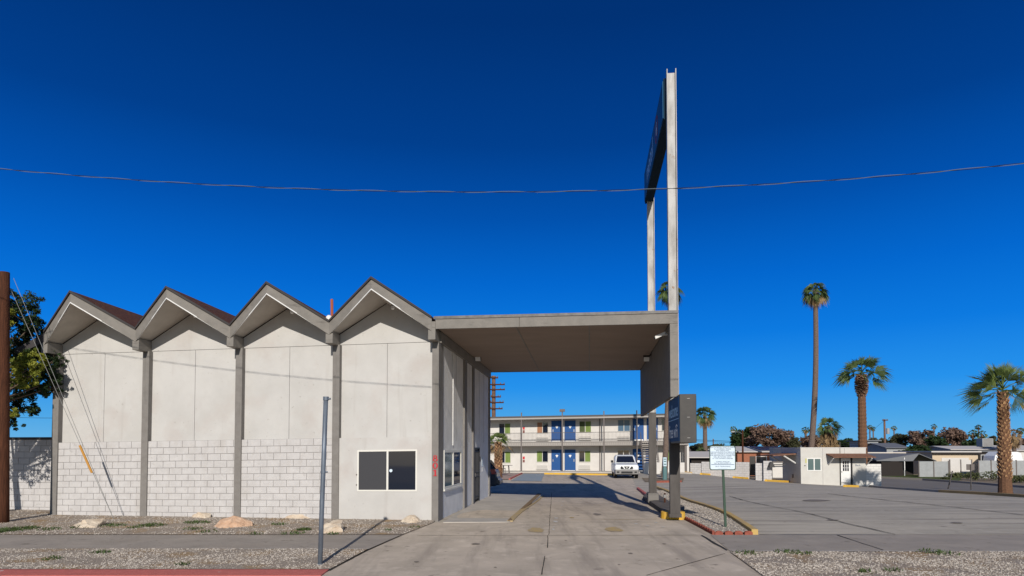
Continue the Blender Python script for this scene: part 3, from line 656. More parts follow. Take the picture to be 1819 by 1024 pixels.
lines = ['UNAUTHORIZED VEHICLES PARKED', 'IN ACCESSIBLE SPACES', 'NOT DISPLAYING', 'DISTINGUISHING PLACARDS OR', 'SPECIAL LICENSE PLATES ISSUED', 'FOR PERSONS WITH DISABILITIES', 'WILL BE TOWED AWAY', "AT THE OWNER'S EXPENSE", '', 'TOWED VEHICLES', 'MAY BE RECLAIMED AT']
text('\n'.join(lines), sh/15.5*1.05, M['ink'], bd, (cxs, -.040, czs+sh*.10), (R(90), 0, 0), ex=.001, sx=1.0)
q = MB(); q.box(cxs-sw*.44, cxs+sw*.44, -.0395, -.038, czs-sh*.285, czs-sh*.265); q.build('rule', M['ink'], bd)
text('OR BY TELEPHONING\n____________', sh/15.5, M['ink'], bd, (cxs, -.040, czs-sh*.385), (R(90), 0, 0), ex=.001)
# overhead cable: twisted pair
t = thing('overhead_cable', 'twisted overhead cable sagging across the sky above the office', 'cable', W(910, 341, 13.4))
o0 = t.location
def cz(px): return 341-41.0*((min(max(px, -900), 2700)-850)/1)**2/ (850**2) if False else 341.5-((px-860)/860)**2*40
for nm, m_, ph in (('bare_wire', mat('pale cable', (.13, .16, .19), .7), 0), ('insulated_wire', M['black'], math.pi)):
    pts = []; x = -16.; a = W(0, 302, 13.4); 
    while x < 12.5:
        px = CX+x/(11.75-.12*x)*F; p = W(px, cz(px), 11.75-.12*x); t_ = x*2*math.pi/1.3+ph
        pts.append(Vector((x, 11.75-.12*x+.009*math.sin(t_), p.z+.009*math.cos(t_)))-o0); x += .09
    q = MB(); q.tube(pts, .006 if ph == 0 else .0045, 5); q.build(nm, m_, t)
# ------------------------------------------------------------------ boulders
def rock(px, py, w_, h_, m, label, sd):
    c = gnd(px, py); sc = F/c.y; rx, rz = w_/sc/2, h_/sc
    bm = bmesh.new(); bmesh.ops.create_icosphere(bm, subdivisions=4, radius=1)
    cuts = []
    rnd = random.Random(sd)
    for _ in range(11):
        d = Vector((rnd.uniform(-1, 1), rnd.uniform(-1, .3), rnd.uniform(-.1, 1))).normalized(); cuts.append((d, rnd.uniform(.42, .78)))
    for v in bm.verts:
        p = v.co.copy()
        for d, k in cuts:
            e = p.dot(d)-k
            if e > 0: p -= d*e*.97
        p += p.normalized()*noise.noise(p*2.2+Vector((sd, 0, 0)))*.14+p.normalized()*noise.noise(p*7+Vector((sd, 3, 0)))*.04
        v.co = Vector((p.x*rx*1.25, p.y*rx*.95, (p.z*.75+.25)*rz))
    me = bpy.data.meshes.new('boulder'); bm.to_mesh(me); bm.free(); me.materials.append(m)
    o = bpy.data.objects.new('boulder', me); COL.objects.link(o); o.location = (c.x, c.y+rx*.4, c.z); tag(o, label, 'rock', 'boulders on the gravel bed')
rock(148, 939, 60, 21, M['rock'], 'flat cream boulder furthest left, near the foot of the guy wire', 1)
rock(359, 922, 38, 16, M['rock'], 'small pale boulder touching the block wall, left of the orange one', 2)
rock(409, 939, 55, 24, M['rock2'], 'orange tinted boulder in front of the second block wall bay', 3)
rock(529, 923, 52, 18, M['rock'], 'long pale boulder against the block wall left of the steel post', 4)
rock(585, 948, 55, 27, M['rock'], 'cream boulder directly behind the leaning steel post', 12)
rock(730, 930, 37, 19, M['rock'], 'pale boulder below the office window, beside the driveway', 6)
# ------------------------------------------------------------------ gravel stones and weeds
def inside(pt, poly):
    x, y = pt; c = False
    for i in range(len(poly)):
        x1, y1 = poly[i][:2]; x2, y2 = poly[i-1][:2]
        if (y1 > y) != (y2 > y) and x < (x2-x1)*(y-y1)/(y2-y1)+x1: c = not c
    return c
rg = random.Random(3)
def stones(poly, n, off, r0, r1, x0, x1, parent_name):
    ys = [p[1] for p in poly]; mb = MB(); k = 0
    while k < n:
        x, y = rg.uniform(x0, x1), rg.uniform(min(ys), max(ys)); 
        if not inside((x, y), poly): continue
        k += 1
        if parent_name != 'island_stones' and noise.noise(Vector((x*.8, y*1.3, 0))) > .14 and rg.random() < .75: continue
        r = rg.uniform(r0, r1); z = H(x, y)+off; a = rg.uniform(0, 6.28)
        pts = [(x+math.cos(a+i*1.571)*r*rg.uniform(.7, 1.2), y+math.sin(a+i*1.571)*r*rg.uniform(.7, 1.2), z+rg.uniform(-.2, .4)*r) for i in range(4)]
        pts.append((x+rg.uniform(-.4, .4)*r, y, z+r*rg.uniform(.6, 1)))
        mb.add(pts, [(0, 1, 4), (1, 2, 4), (2, 3, 4), (3, 0, 4)])
    tag(mb.build(parent_name, M['stone']), 'grey and tan gravel stones', 'gravel', kind='stuff')
stones(gA, 15000, .03, .009, .024, -17, -1.8, 'gravel_stones')
stones(gB, 17000, .03, .008, .021, -12, -2.5, 'gravel_stones')
stones(gC, 20000, .03, .009, .024, 3.5, 12.5, 'gravel_stones')
stones([tuple(p[:2]) for p in isl], 7000, .05, .01, .024, 4, 8, 'island_stones')
mb = MB()
for px, py, rx, n in [(20, 944, .5, 260), (50, 941, .3, 120), (88, 943, .3, 60), (140, 940, .25, 50), (200, 936, .4, 90), (270, 936, .38, 200), (350, 931, .35, 160), (345, 942, .3, 60), (370, 947, .3, 40), (180, 985, .2, 60), (95, 996, .2, 50), (325, 1007, .15, 30), (540, 944, .18, 160), (497, 934, .25, 60), (520, 950, .3, 60), (455, 951, .2, 25), (590, 951, .15, 30), (1330, 986, .3, 60), (1400, 984, .3, 80), (1430, 987, .2, 40), (1680, 987, .3, 70), (1540, 1020, .15, 40), (1590, 1018, .2, 30), (1650, 983, .3, 50), (5, 947, .3, 120), (240, 940, .2, 40), (690, 945, .1, 14), (735, 940, .2, 16)]:
    c = gnd(px, py)
    for _ in range(n):
        a = rg.uniform(0, 6.28); rr_ = rx*math.sqrt(rg.random()); x, y = c.x+math.cos(a)*rr_, c.y+math.sin(a)*rr_*.8
        z = H(x, y)+.03; h = rg.uniform(.03, .085)*(1.2-rr_/rx*.6); b_ = rg.uniform(0, 6.28); l = rg.uniform(.2, 1.1)*h; w_ = rg.uniform(.008, .018)
        dx, dy = math.cos(b_), math.sin(b_)
        mb.add([(x-dy*w_, y+dx*w_, z), (x+dy*w_, y-dx*w_, z), (x+dx*l+dy*w_*.7, y+dy*l-dx*w_*.7, z+h*.8), (x+dx*l*1.5, y+dy*l*1.5, z+h)], [(0, 1, 2, 3)])
tag(mb.build('weeds', M['weed']), 'low green weeds growing through the gravel', 'weeds', kind='stuff')
# ------------------------------------------------------------------ trees
def leaves(mb, c, r, n, size, rnd, flat=.8, shell=.5):
    for _ in range(n):
        d = Vector((rnd.gauss(0, 1), rnd.gauss(0, 1), rnd.gauss(0, 1))).normalized()
        k = shell+(1-shell)*rnd.random()**.6
        p = Vector((c[0]+d.x*r[0]*k, c[1]+d.y*r[1]*k, c[2]+d.z*r[2]*k))
        a = Vector((rnd.uniform(-1, 1), rnd.uniform(-1, 1), rnd.uniform(-.7, .7))).normalized()
        b = a.cross(Vector((rnd.uniform(-1, 1), rnd.uniform(-1, 1), rnd.uniform(-1, 1)))).normalized()
        s_ = size*rnd.uniform(.6, 1.3)
        mb.add([p-a*s_, p+b*s_*.45, p+a*s_, p-b*s_*.45], [(0, 1, 2, 3)])
def tree(px, pyt, pyb, wpx, Y, lm, label, group, name='tree', n=2600, size=.24, sd=0, sparse=False, trunk_h=None, lm2=None):
    rnd = random.Random(sd*17+3); zc = W(px, (pyt+pyb)/2, Y); x = zc.x; gz = H(x, Y)
    rx = wpx/2/F*Y; rz = (pyb-pyt)/2/F*Y
    t = thing(name, label, 'tree', (x, Y, gz), 0, group); cz_ = zc.z-gz
    mb = MB(); clumps = []; K = 26
    for i in range(K):
        d = Vector((rnd.gauss(0, 1), rnd.gauss(0, 1), rnd.gauss(0, 1)+.15)).normalized(); k = rnd.uniform(.35, .82)
        clumps.append((d.x*rx*k, d.y*rx*k, cz_+d.z*rz*k))
    for c in clumps:
        q = rnd.uniform(.24, .42)
        leaves(mb, c, (rx*q, rx*q, rz*q*.9), n//K, size, rnd, shell=.25)
    mb.build('crown', lm, t)
    tr = MB(); base = Vector((0, 0, -.3)); top = Vector((rnd.uniform(-.1, .1)*rx, 0, cz_-rz*.5)); r0 = max(.12, rx*.07)
    tr.tube([base, base.lerp(top, .5)+Vector((rnd.uniform(-.1, .1), 0, 0)), top], [r0*1.3, r0, r0*.8], 8)
    for c in clumps[:: (1 if sparse else 2)]:
        m1 = top.lerp(Vector(c), .5)+Vector((rnd.uniform(-.1, .1), rnd.uniform(-.1, .1), rnd.uniform(0, .2)))*rx*.5
        tr.tube([top, m1, c], [r0*.5, r0*.3, r0*.1], 5)
        if sparse:
            for _ in range(5):
                e = Vector(c)+Vector((rnd.uniform(-1, 1), rnd.uniform(-1, 1), rnd.uniform(-.5, 1)))*rx*.35
                tr.tube([c, e], [r0*.15, r0*.05], 3)
    tr.build('trunk', mat('tree bark', (.13, .095, .07), .95, (.07, .05, .04), 9, .5, 20), t)
    return t
# big tree at the left edge (trunk behind the wooden pole)
def left_tree():
    rnd = random.Random(21); Y = 20.3; b = Vector((-16.4, 18.6, 0))
    t = thing('shade_tree', 'dark green tree with a yellow green lower bough behind the wooden pole', 'tree', b)
    tr = MB(); top = Vector((-.1, .1, 2.6)); tr.tube([(0, 0, -.3), (.08, 0, 1.2), top], [.17, .13, .11], 9)
    dk, yl = MB(), MB()
    def lp(px, py, dY=0): return W(px, py, Y+dY)-b
    spec = [(-95, 650, 34, 1), (-130, 670, 36, 1), (-80, 700, 30, 1), (-120, 715, 34, 1), (-150, 640, 34, 1), (-95, 735, 22, 1), (-150, 730, 30, 1), (-70, 680, 30, 1), (25, 560, 26, 0), (40, 540, 20, 0), (62, 572, 16, 0), (15, 660, 24, 0), (10, 560, 32, 0), (30, 545, 24, 0), (45, 575, 28, 0), (60, 590, 22, 0), (20, 600, 30, 0), (50, 620, 26, 0), (75, 625, 18, 0), (30, 640, 28, 0), (92, 655, 17, 0), (70, 690, 22, 0), (88, 690, 18, 0), (50, 700, 26, 0), (20, 690, 26, 0), (35, 722, 18, 0), (12, 735, 16, 0), (-20, 620, 40, 0), (-30, 680, 40, 0), (-30, 560, 34, 0), (14, 755, 12, 0), (-8, 530, 24, 0), (80, 665, 20, 0), (62, 655, 22, 0), (-60, 640, 45, 0), (58, 728, 10, 0), (100, 675, 12, 0), (98, 640, 10, 0)]
    for px, py, rp, off in spec:
        dy = -2.2+rnd.uniform(-.5, .5) if off else rnd.uniform(-.9, .3) if px < 72 else -.62; c = lp(px, py, dy); r = rp/F*Y
        for _ in range(18):
            e = Vector((rnd.gauss(0, .6), rnd.gauss(0, .6), rnd.gauss(0, .5)))*r
            leaves(dk, c+e, (r*.3, r*.3, r*.26), int((20 if off else 56)*rp/22), .046, rnd, shell=.1)
        tr.tube([top, top.lerp(c, .55)+Vector((0, 0, .1)), c], [.06, .035, .012], 5)
        for _ in range(5): tr.tube([c, c+Vector((rnd.uniform(-1, 1), rnd.uniform(-1, 1), rnd.uniform(-1, 1)))*r], [.012, .004], 3)
    for px, py, rp in [(30, 640, 13), (45, 650, 17), (58, 645, 15), (28, 662, 16), (50, 668, 15), (18, 672, 13), (68, 660, 12), (38, 680, 11), (5, 560, 14), (12, 575, 12), (0, 590, 14), (24, 735, 9), (73, 640, 9), (60, 630, 8)]:
        c = lp(px, py, -1.5+rnd.uniform(-.2, .2)); r = rp/F*Y
        for _ in range(7):
            e = Vector((rnd.gauss(0, .5), rnd.gauss(0, .5), rnd.gauss(0, .45)))*r
            leaves(yl, c+e, (r*.4, r*.4, r*.34), 46, .055, rnd, shell=.1)
        tr.tube([top, top.lerp(c, .55), c], [.05, .03, .012], 5)
    dk.build('crown', M['leafd'], t); o = yl.build('crown', M['leafy'], t); o['label'] = 'yellow green lower bough'
    tr.build('trunk', mat('tree bark', (.13, .095, .07), .95), t)
left_tree()
# ------------------------------------------------------------------ palms
def frond(mb, base, d, L, nl, rnd, droop, wid=.5, fold=.3):
    d = d.normalized(); side = d.cross(Vector((0, 0, 1)));
    if side.length < .05: side = Vector((1, 0, 0))
    side.normalize(); up = side.cross(d)
    if up.z < 0: up = -up
    ro = rnd.uniform(-1.35, 1.35); side, up = side*math.cos(ro)+up*math.sin(ro), up*math.cos(ro)-side*math.sin(ro)
    pl = L*.40; e1 = base+d*pl*.5; e2 = base+d*pl-Vector((0, 0, droop*pl*.3))
    w_ = L*.012
    mb.add([base-side*w_*1.5, base+side*w_*1.5, e1+side*w_, e2+side*w_*.7, e2-side*w_*.7, e1-side*w_], [(0, 1, 2, 5), (5, 2, 3, 4)])
    fl = L-pl; span = R(56)
    for i in range(nl):
        t = -1+2*i/(nl-1); a = t*span; ln = fl*(1-.30*t*t)*rnd.uniform(.8, 1.1)
        dd = (d*math.cos(a)+side*math.sin(a)+up*(abs(t)*fold)).normalized()
        hw = fl*wid*span/(nl)*.6
        sd_ = (side*math.cos(a)-d*math.sin(a)).normalized()
        m_ = e2+dd*ln*.55-Vector((0, 0, droop*ln*.12)); tip = e2+dd*ln*.92-Vector((0, 0, droop*ln*.5))
        mb.add([e2, m_+sd_*hw, tip, m_-sd_*hw], [(0, 1, 2, 3)])
def palm(px, pyc, crown_px, Y, label, pyb=None, r_px=None, name='palm_tree', nf=40, nl=14, curve=0, skirt=0, skirtw=.5, collar=0, bootz=0, young=False, dead=.12, sd=1, lean=0, group='fan palms', dens=1, minel=-50, m=None, fat=1, ringy=False, droop=.6, shaft=None, deadonly=False):
    rnd = random.Random(sd); c = W(px, pyc, Y); x = c.x-lean; g_ = H(x, Y); R_ = crown_px/F*Y
    if pyb: g_ = W(px, pyb, Y).z if pyb < 800 else g_
    g_ = H(x, Y)
    t = thing(name, label, 'palm tree', (x, Y, g_), 0, group)
    hz = c.z-g_-R_*.05; rt = (r_px or 4)/F*Y
    K = 14; tr = MB(); pts = []; rs = []
    for i in range(K+1):
        k = i/K; pts.append(Vector((lean*k+curve*math.sin(math.pi*k), 0, -.3+(hz+.3)*k))); rs.append(rt*(1.28-.36*k+.35*max(0, .1-k)*5))
    if ringy:
        P2, R2 = [], []
        N = int(hz/.16)
        for i in range(N+1):
            k = i/N; j = min(K-1, int(k*K)); f_ = k*K-j; P2.append(pts[j].lerp(pts[j+1], f_)); R2.append((rs[j]*(1-f_)+rs[j+1]*f_)*(1.05 if i % 2 else .96))
        pts, rs = P2, R2
    tr.tube(pts, rs, 12); trunk = tr.build('trunk', M['bark'] if ringy or bootz else M['barkp'], t, smooth=False)
    top = Vector(pts[-1])
    if bootz:
        bt = MB(); n = int(bootz*26/ (rt*2)*1.0); ga_ = 2.39996
        for i in range(n):
            k = (i+.5)/n; z = hz-bootz+bootz*k; a = i*ga_; kk = max(0, min(1, z/hz)); cx_ = lean*kk+curve*math.sin(math.pi*kk); rr_ = rt*(1.28-.36*kk+.35*max(0, .1-kk)*5)
            d = Vector((math.cos(a), math.sin(a), 0)); s_ = Vector((-math.sin(a), math.cos(a), 0)); p = Vector((cx_, 0, z))+d*rr_*.93
            L = rt*rnd.uniform(.38, .6); w2 = rt*rnd.uniform(.18, .27); o = d*rt*rnd.uniform(.18, .34)
            bt.hexa([p-s_*w2, p+s_*w2, p+s_*w2+d*.03, p-s_*w2+d*.03], [p-s_*w2*.6+o+Vector((0, 0, L)), p+s_*w2*.6+o+Vector((0, 0, L)), p+s_*w2*.6+o*1.25+Vector((0, 0, L*.9)), p-s_*w2*.6+o*1.25+Vector((0, 0, L*.9))])
        bt.build('leaf_stubs', M['boot'], t)
    if collar:
        cm = MB(); rr3 = random.Random(sd+5)
        for i in range(330):
            k = (i+.5)/330; a = i*2.39996; z = hz-collar*k; rad = rt*(.8+.85*math.sin(math.pi*min(1, k*1.05+.12))**.6)
            d = Vector((math.cos(a), math.sin(a), 0)); s_ = Vector((-math.sin(a), math.cos(a), 0)); p = Vector((lean, 0, z))+d*rad*.55
            L = rr3.uniform(.18, .3); w2 = .07; e = p+d*rad*.55+Vector((0, 0, L*rr3.uniform(-.3, .6)))
            cm.hexa([p-s_*w2, p+s_*w2, p+s_*w2+Vector((0, 0, .06)), p-s_*w2+Vector((0, 0, .06))], [e-s_*w2*.7, e+s_*w2*.7, e+s_*w2*.7+Vector((0, 0, .05)), e-s_*w2*.7+Vector((0, 0, .05))])
        cm.build('leaf_stub_collar', mat('dark leaf stubs', (.30, .20, .13), .95, (.07, .035, .025), 5, lo=.42, hi=.58), t)
    gm_, dm = MB(), MB()
    for i in range(nf):
        k = (i+.5)/nf; el = R(85-(85-minel)*k**.85)+rnd.uniform(-.1, .1); az = i*2.39996+rnd.uniform(-.3, .3)
        el += rnd.uniform(-.22, .22); d = Vector((math.cos(az)*math.cos(el), math.sin(az)*math.cos(el), math.sin(el)))
        isd = k > 1-dead or deadonly
        frond(dm if isd else gm_, top+Vector((0, 0, R_*.12*(1-k))), d, R_*rnd.uniform(.85, 1.08)*(.62+.38*math.cos(el)), nl, rnd, droop*(1+k), fat)
    if gm_.v: gm_.build('crown', m or (M['frondy'] if young else M['frond']), t)
    if skirt:
        for i in range(int(40*dens)):
            k = rnd.random(); a = i*2.39996; d = Vector((math.cos(a)*skirtw, math.sin(a)*skirtw, -1)); 
            frond(dm, top+Vector((0, 0, -k*skirt*.6))+Vector((math.cos(a), math.sin(a), 0))*rt*.8, d, skirt*rnd.uniform(.35, .6), 8, rnd, .2, .7)
    if dm.v: dm.build('dead_fronds', M['fronddead'], t)
    return t
palm(1448, 514, 28, 62, 'tallest palm with a long thin curved trunk behind the small white building', r_px=4.2, nf=60, nl=12, lean=1.0, curve=.35, dead=.15, sd=2, minel=-60, droop=1.0, fat=1.2)
palm(1190, 512, 29, 48, 'tall palm rising behind the canopy and the pylon beams', r_px=4.2, nf=50, nl=12, lean=.55, curve=.1, sd=3, minel=-60, droop=1.0, fat=1.2)
palm(1530, 664, 54, 57, 'palm with thick ringed trunk and shaggy collar behind the small white building', r_px=6.4, nf=32, nl=17, fat=.9, dead=.0, sd=4, ringy=True, minel=-12, droop=.45, collar=2.4)
palm(1781, 693, 78, 37, 'nearest palm at the right edge with a stout trunk covered in leaf stubs', r_px=8.4, nf=40, nl=24, dead=.03, sd=5, bootz=5.0, young=True, minel=-24, droop=.22, fat=.8)
palm(1472, 757, 27, 76, 'bushy palm with a skirt of dead fronds behind the small building', r_px=7, nf=55, nl=12, dead=.15, sd=6, skirt=3.2, skirtw=.35, minel=-55, dens=1.5)
palm(1252, 736, 26, 82, 'palm with yellowing lower fronds just right of the welcome sign', r_px=3.6, nf=60, nl=12, dead=.3, sd=7, minel=-75)
palm(885, 784, 32, 46, 'short palm with yellow drooping fronds in front of the motel wing', r_px=6, nf=26, nl=14, dead=.18, sd=8, bootz=2.2, young=True, minel=-18, droop=.7)
for px, py, r, Y, lb, s_ in [(1545, 758, 6, 165, 'left one of two thin distant palms right of the thick ringed palm', 11), (1551, 761, 6, 175, 'right one of two thin distant palms right of the thick ringed palm', 12), (1588, 760, 6, 170, 'thin distant palm just right of the far utility pole', 13), (1659, 757, 7, 160, 'distant palm between the two reddish brown trees', 14), (1738, 758, 7, 150, 'tall distant palm left of the nearest palm trunk', 15), (1728, 769, 11, 120, 'bushy distant palm left of the taller thin one', 16), (1744, 771, 11, 118, 'bushy distant palm close to the nearest palm trunk', 17), (1431, 763, 9, 120, 'distant palm hidden behind the thin curved trunk', 18), (1246, 801, 12, 78, 'low palm clump behind the white wall below the yellowing palm', 19), (1303, 762, 9, 112, 'pale palm top poking out of the dark green tree', 20), (1812, 765, 9, 110, 'distant green palm at the right picture edge', 22)]:
    palm(px, py, r, Y, lb, r_px=1.1 if r < 9 else 2, nf=24, nl=7, sd=s_, dead=.15, minel=-65, fat=1.4)
palm(1801, 770, 15, 95, 'dead brown palm right of the nearest palm trunk', r_px=3, nf=40, nl=8, sd=21, deadonly=True, minel=-85, skirt=2.2, skirtw=.3)
gt_ = 'background trees'
for a in [
    (1322, 756, 806, 62, 92, 'leafd', 'dense dark green tree behind the brick house', 31, 4200, False),
    (1366, 749, 806, 78, 88, 'leafb', 'large brown leaved tree behind the solar roof', 32, 4200, True),
    (1402, 768, 806, 40, 96, 'leafo', 'green tree partly hidden by the large brown one', 33, 1800, False),
    (1440, 770, 800, 50, 105, 'leafb', 'low brownish tree around the foot of the thin palm', 34, 2000, True),
    (1500, 778, 800, 44, 130, 'leafd', 'far green tree between the skirted palm and the ringed palm', 35, 1500, False),
    (1562, 776, 800, 40, 135, 'leafo', 'pale olive tree behind the far utility pole', 36, 1500, True),
    (1598, 768, 800, 44, 130, 'leafo', 'green olive tree right of the far utility pole', 37, 2200, False),
    (1635, 759, 800, 46, 125, 'leafb', 'round brown tree left of the distant palm', 38, 2600, True),
    (1665, 772, 802, 34, 118, 'leafd', 'small green tree between two brown trees', 39, 1500, False),
    (1697, 757, 802, 50, 122, 'leafb', 'reddish brown spreading tree right of the distant palm', 40, 3200, True),
    (1729, 776, 806, 40, 115, 'leafd', 'dark green tree under the two bushy palms', 41, 2200, False),
    (1760, 774, 806, 34, 125, 'leafo', 'olive tree just left of the nearest palm trunk', 42, 1500, False),
    (1815, 778, 806, 44, 112, 'leafb', 'brown tree at the right picture edge', 43, 1800, True),
    (1242, 785, 812, 36, 90, 'leafo', 'olive shrub tree at the foot of the yellowing palm', 44, 1200, False),
    (1275, 788, 806, 40, 140, 'leafo', 'low distant tree left of the dark green tree', 45, 1200, False),
    (1625, 790, 812, 50, 95, 'leafd', 'low green bush tree behind the grey carport', 46, 1600, False)]:
    tree(a[0], a[1], a[2], a[3], a[4], M[a[5]], a[6], gt_, sd=a[7], n=a[8], sparse=a[9], size=.30 if a[4] > 100 else .24)
# far tree line closing the horizon
rnd = random.Random(5); mb = MB()
for i in range(120):
    x = -260+i*5.6+rnd.uniform(-2, 2); Y = rnd.uniform(215, 260); r = rnd.uniform(2.5, 4.2)
    leaves(mb, (x, Y, .2), (r*1.6, r, r*.75), 55, .8, rnd, shell=.3)
tag(mb.build('far_trees', M['leafo']), 'far off line of low trees along the horizon', 'trees', kind='stuff')
# scrub by the side street
for px, py, rw, lb, s_ in [(1712, 849, 1.2, 'small low desert bush left of the signed post', 1), (1752, 853, 1.9, 'wider desert bush beside the nearest palm', 2), (1812, 857, 1.4, 'desert bush at the right edge behind the palm', 3), (1680, 852, .4, 'tiny weed bush by the far kerb', 4)]:
    c = gnd(px, py); q = MB(); r2 = random.Random(s_)
    for _ in range(14): leaves(q, (r2.uniform(-1, 1)*rw, r2.uniform(-.6, .6)*rw, .25*rw), (rw*.35, rw*.35, rw*.28), 36, .14, r2, shell=.1)
    o = q.build('bush', mat('dry bush leaves', (.12, .13, .05), .8, (.06, .075, .03), 3, trans=.2), loc=c); tag(o, lb, 'bush', 'low bushes by the side street')
# ------------------------------------------------------------------ motel wing
MF = Frame(W(999, 838, 61.7).x, 61.7, TH)
MT = thing('motel_wing', 'two storey white motel wing with blue doors and an upper walkway', 'building', (MF.o[0], MF.o[1], 0), -TH)
uL = MF.V(800, 800, 0)[0]; uR = MF.V(1223, 800, 0)[0]; WVv = 1.35
def mz(px, py, v=0): return MF.V(px, py, v)
slT, slB = mz(999, 784.5)[1], mz(999, 792)[1]; rfT, rfB = mz(999, 738.5)[1], mz(999, 744)[1]
bmz = lambda v: (v[0], v[1], v[2]+.012*v[0]*max(0, min(1, v[2]/5)))
mp = lambda q, n, m, p=MT, **k: q.build(n, m, p, fn=bmz, **k)
q = MB(); q.box(uL, uR+.05, WVv, WVv+8, -.15, rfB); mp(q, 'wall', M['mwall'])
q = MB(); q.box(uL, uR+.3, -.15, WVv+8.1, rfB+.12, rfT); mp(q, 'roof', M['mroof'])
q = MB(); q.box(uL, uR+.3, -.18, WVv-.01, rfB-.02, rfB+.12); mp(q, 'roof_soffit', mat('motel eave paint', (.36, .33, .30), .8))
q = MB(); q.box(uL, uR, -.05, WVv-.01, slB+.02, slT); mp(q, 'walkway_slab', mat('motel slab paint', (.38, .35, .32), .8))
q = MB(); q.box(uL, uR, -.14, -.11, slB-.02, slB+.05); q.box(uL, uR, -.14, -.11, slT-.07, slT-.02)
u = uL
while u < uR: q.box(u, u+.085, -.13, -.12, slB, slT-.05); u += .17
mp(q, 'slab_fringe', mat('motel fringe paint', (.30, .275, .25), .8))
q = MB(); q.box(uR-.15, uR+.05, .0, WVv, -.1, slB); mp(q, 'end_wall', M['mwall'])
q = MB(); q.box(uR-.15, uR+.05, .0, WVv, slT, slT+.9); mp(q, 'end_wall', M['mwall'])
q = MB(); q.box(uR-.35, uR-.18, .0, .12, -.1, rfB); mp(q, 'column', M['mgrey'])
rt_ = mz(999, 768.5)[1]
def rail(a, b):
    q = MB(); q.box(a, b, -.03, 0, rt_-.04, rt_); q.box(a, b, -.03, 0, slT+.06, slT+.1)
    u = a
    while u < b: q.box(u, u+.018, -.025, -.007, slT+.08, rt_-.03); u += .125
    mp(q, 'railing', mat('railing paint', (.08, .07, .065), .7))
st0, st1 = mz(1131, 800)[0], mz(1152, 800)[0]
colp = [840, 926.5, 999, 1073, 1131.5]
cs = [mz(x, 800)[0] for x in colp]
for a, b in zip(cs, cs[1:]): rail(a+.05, b-.05)
rail(mz(1158, 780)[0], uR)
for x in cs:
    q = MB(); q.box(x-.055, x+.055, -.16, -.05, -.1, rfT+.35); mp(q, 'column', M['mgrey'])
q = MB(); q.box(mz(1066, 800)[0]-.05, mz(1066, 800)[0]+.05, WVv-.09, WVv, -.1, rfB); mp(q, 'downpipe', M['mgrey'])
q = MB(); xq = mz(999, 800)[0]; q.box(xq-.25, xq+.25, -.25, .05, rfT+.35, rfT+.6); mp(q, 'floodlight_head', M['mgrey'])
def mdoor(x0, x1, yt, yb, hs, lit=True):
    a, zt = mz(x0, yt, WVv-.04); b, zb = mz(x1, yb, WVv-.04)
    q = MB(); q.box(a, b, WVv-.03, WVv-.002, zb+.12, zt); d = mp(q, 'door', M['blue'])
    q = MB(); q.box(a-.06, a-.001, WVv-.05, WVv-.002, zb, zt+.05); q.box(b+.001, b+.06, WVv-.05, WVv-.002, zb, zt+.05); q.box(a, b, WVv-.05, WVv-.002, zt+.001, zt+.05); mp(q, 'door_frame', M['blue'], d)
    q = MB(); q.box(a, b, WVv-.035, WVv-.002, zb, zb+.12); mp(q, 'kick_plate', M['white'], d)
    c = (a+b)/2; zz = zt-.62
    q = MB(); q.prism([(c-.14, zz+.1), (c, zz-.12), (c+.14, zz+.1), (c+.07, zz+.16), (c-.07, zz+.16)], lambda p: (p[0], WVv-.036, p[1]), lambda p: (p[0], WVv-.031, p[1])); mp(q, 'room_plaque', M['white'], d)
    h = a+.1 if hs < 0 else b-.1
    q = MB(); q.box(h-.04, h+.04, WVv-.07, WVv-.031, zb+.95, zb+1.2); mp(q, 'handle', M['chrome'], d)
def mwin(x0, x1, yt, yb, cs_):
    a, zt = mz(x0, yt, WVv-.04); b, zb = mz(x1, yb, WVv-.04)
    f = window(MT, lambda v: (v[0], v[1]+WVv-.035, v[2]), a, b, zb, zt, .015, cs_, fm=mat('motel window frame', (.55, .53, .48), .6), fw=.05, fi=bmz)
def mac(x0, x1, yt, yb):
    a, zt = mz(x0, yt, WVv-.1); b, zb = mz(x1, yb, WVv-.1)
    q = MB(); q.box(a, b, WVv-.14, WVv-.002, zb, zt); o = mp(q, 'air_conditioner', mat('ac panel', (.60, .57, .52), .7))
    q = MB()
    for k in range(5): q.box(a+.05, b-.05, WVv-.146, WVv-.1405, zb+.06+k*.075, zb+.09+k*.075)
    mp(q, 'grille', mat('ac louvre', (.33, .31, .29), .7), o)
g_, k_, rC, bG = M['curt'], M['glass'], M['curtr'], mat('blue reflecting glass', (.07, .13, .20), .1)
for x0, x1, yt, yb, c in [(886, 907, 751, 771, [k_, g_]), (953.5, 974, 749.5, 770, [rC, k_]), (1028.5, 1050.5, 748.5, 769, [mat('dark olive curtain', (.07, .09, .035), .8), g_]), (1097, 1119.5, 747, 768, [bG, bG]), (1175, 1192, 747, 768, [k_, g_]),
                          (886.5, 907.5, 801.5, 823, [k_, g_]), (953, 974, 801, 821.5, [g_, k_]), (1028, 1049.5, 801, 821.5, [k_, g_]), (1096.5, 1118.5, 800, 822, [k_, k_]), (1178, 1192, 800, 820, [k_, g_]), (842, 860, 801, 823, [k_, g_])]:
    mwin(x0, x1, yt, yb, c)
for x0, x1, yt, yb, h in [(980.5, 998, 748.5, 785, -1), (1004, 1021.5, 748.5, 785, 1), (1125, 1142.5, 746.5, 784, -1), (1150, 1167.5, 746.5, 784, 1), (980.5, 998, 800, 838, -1), (1004, 1021.5, 800, 838, 1), (1125, 1142, 799.5, 838, -1), (1148, 1165, 799.5, 838, 1)]:
    mdoor(x0, x1, yt, yb, h)
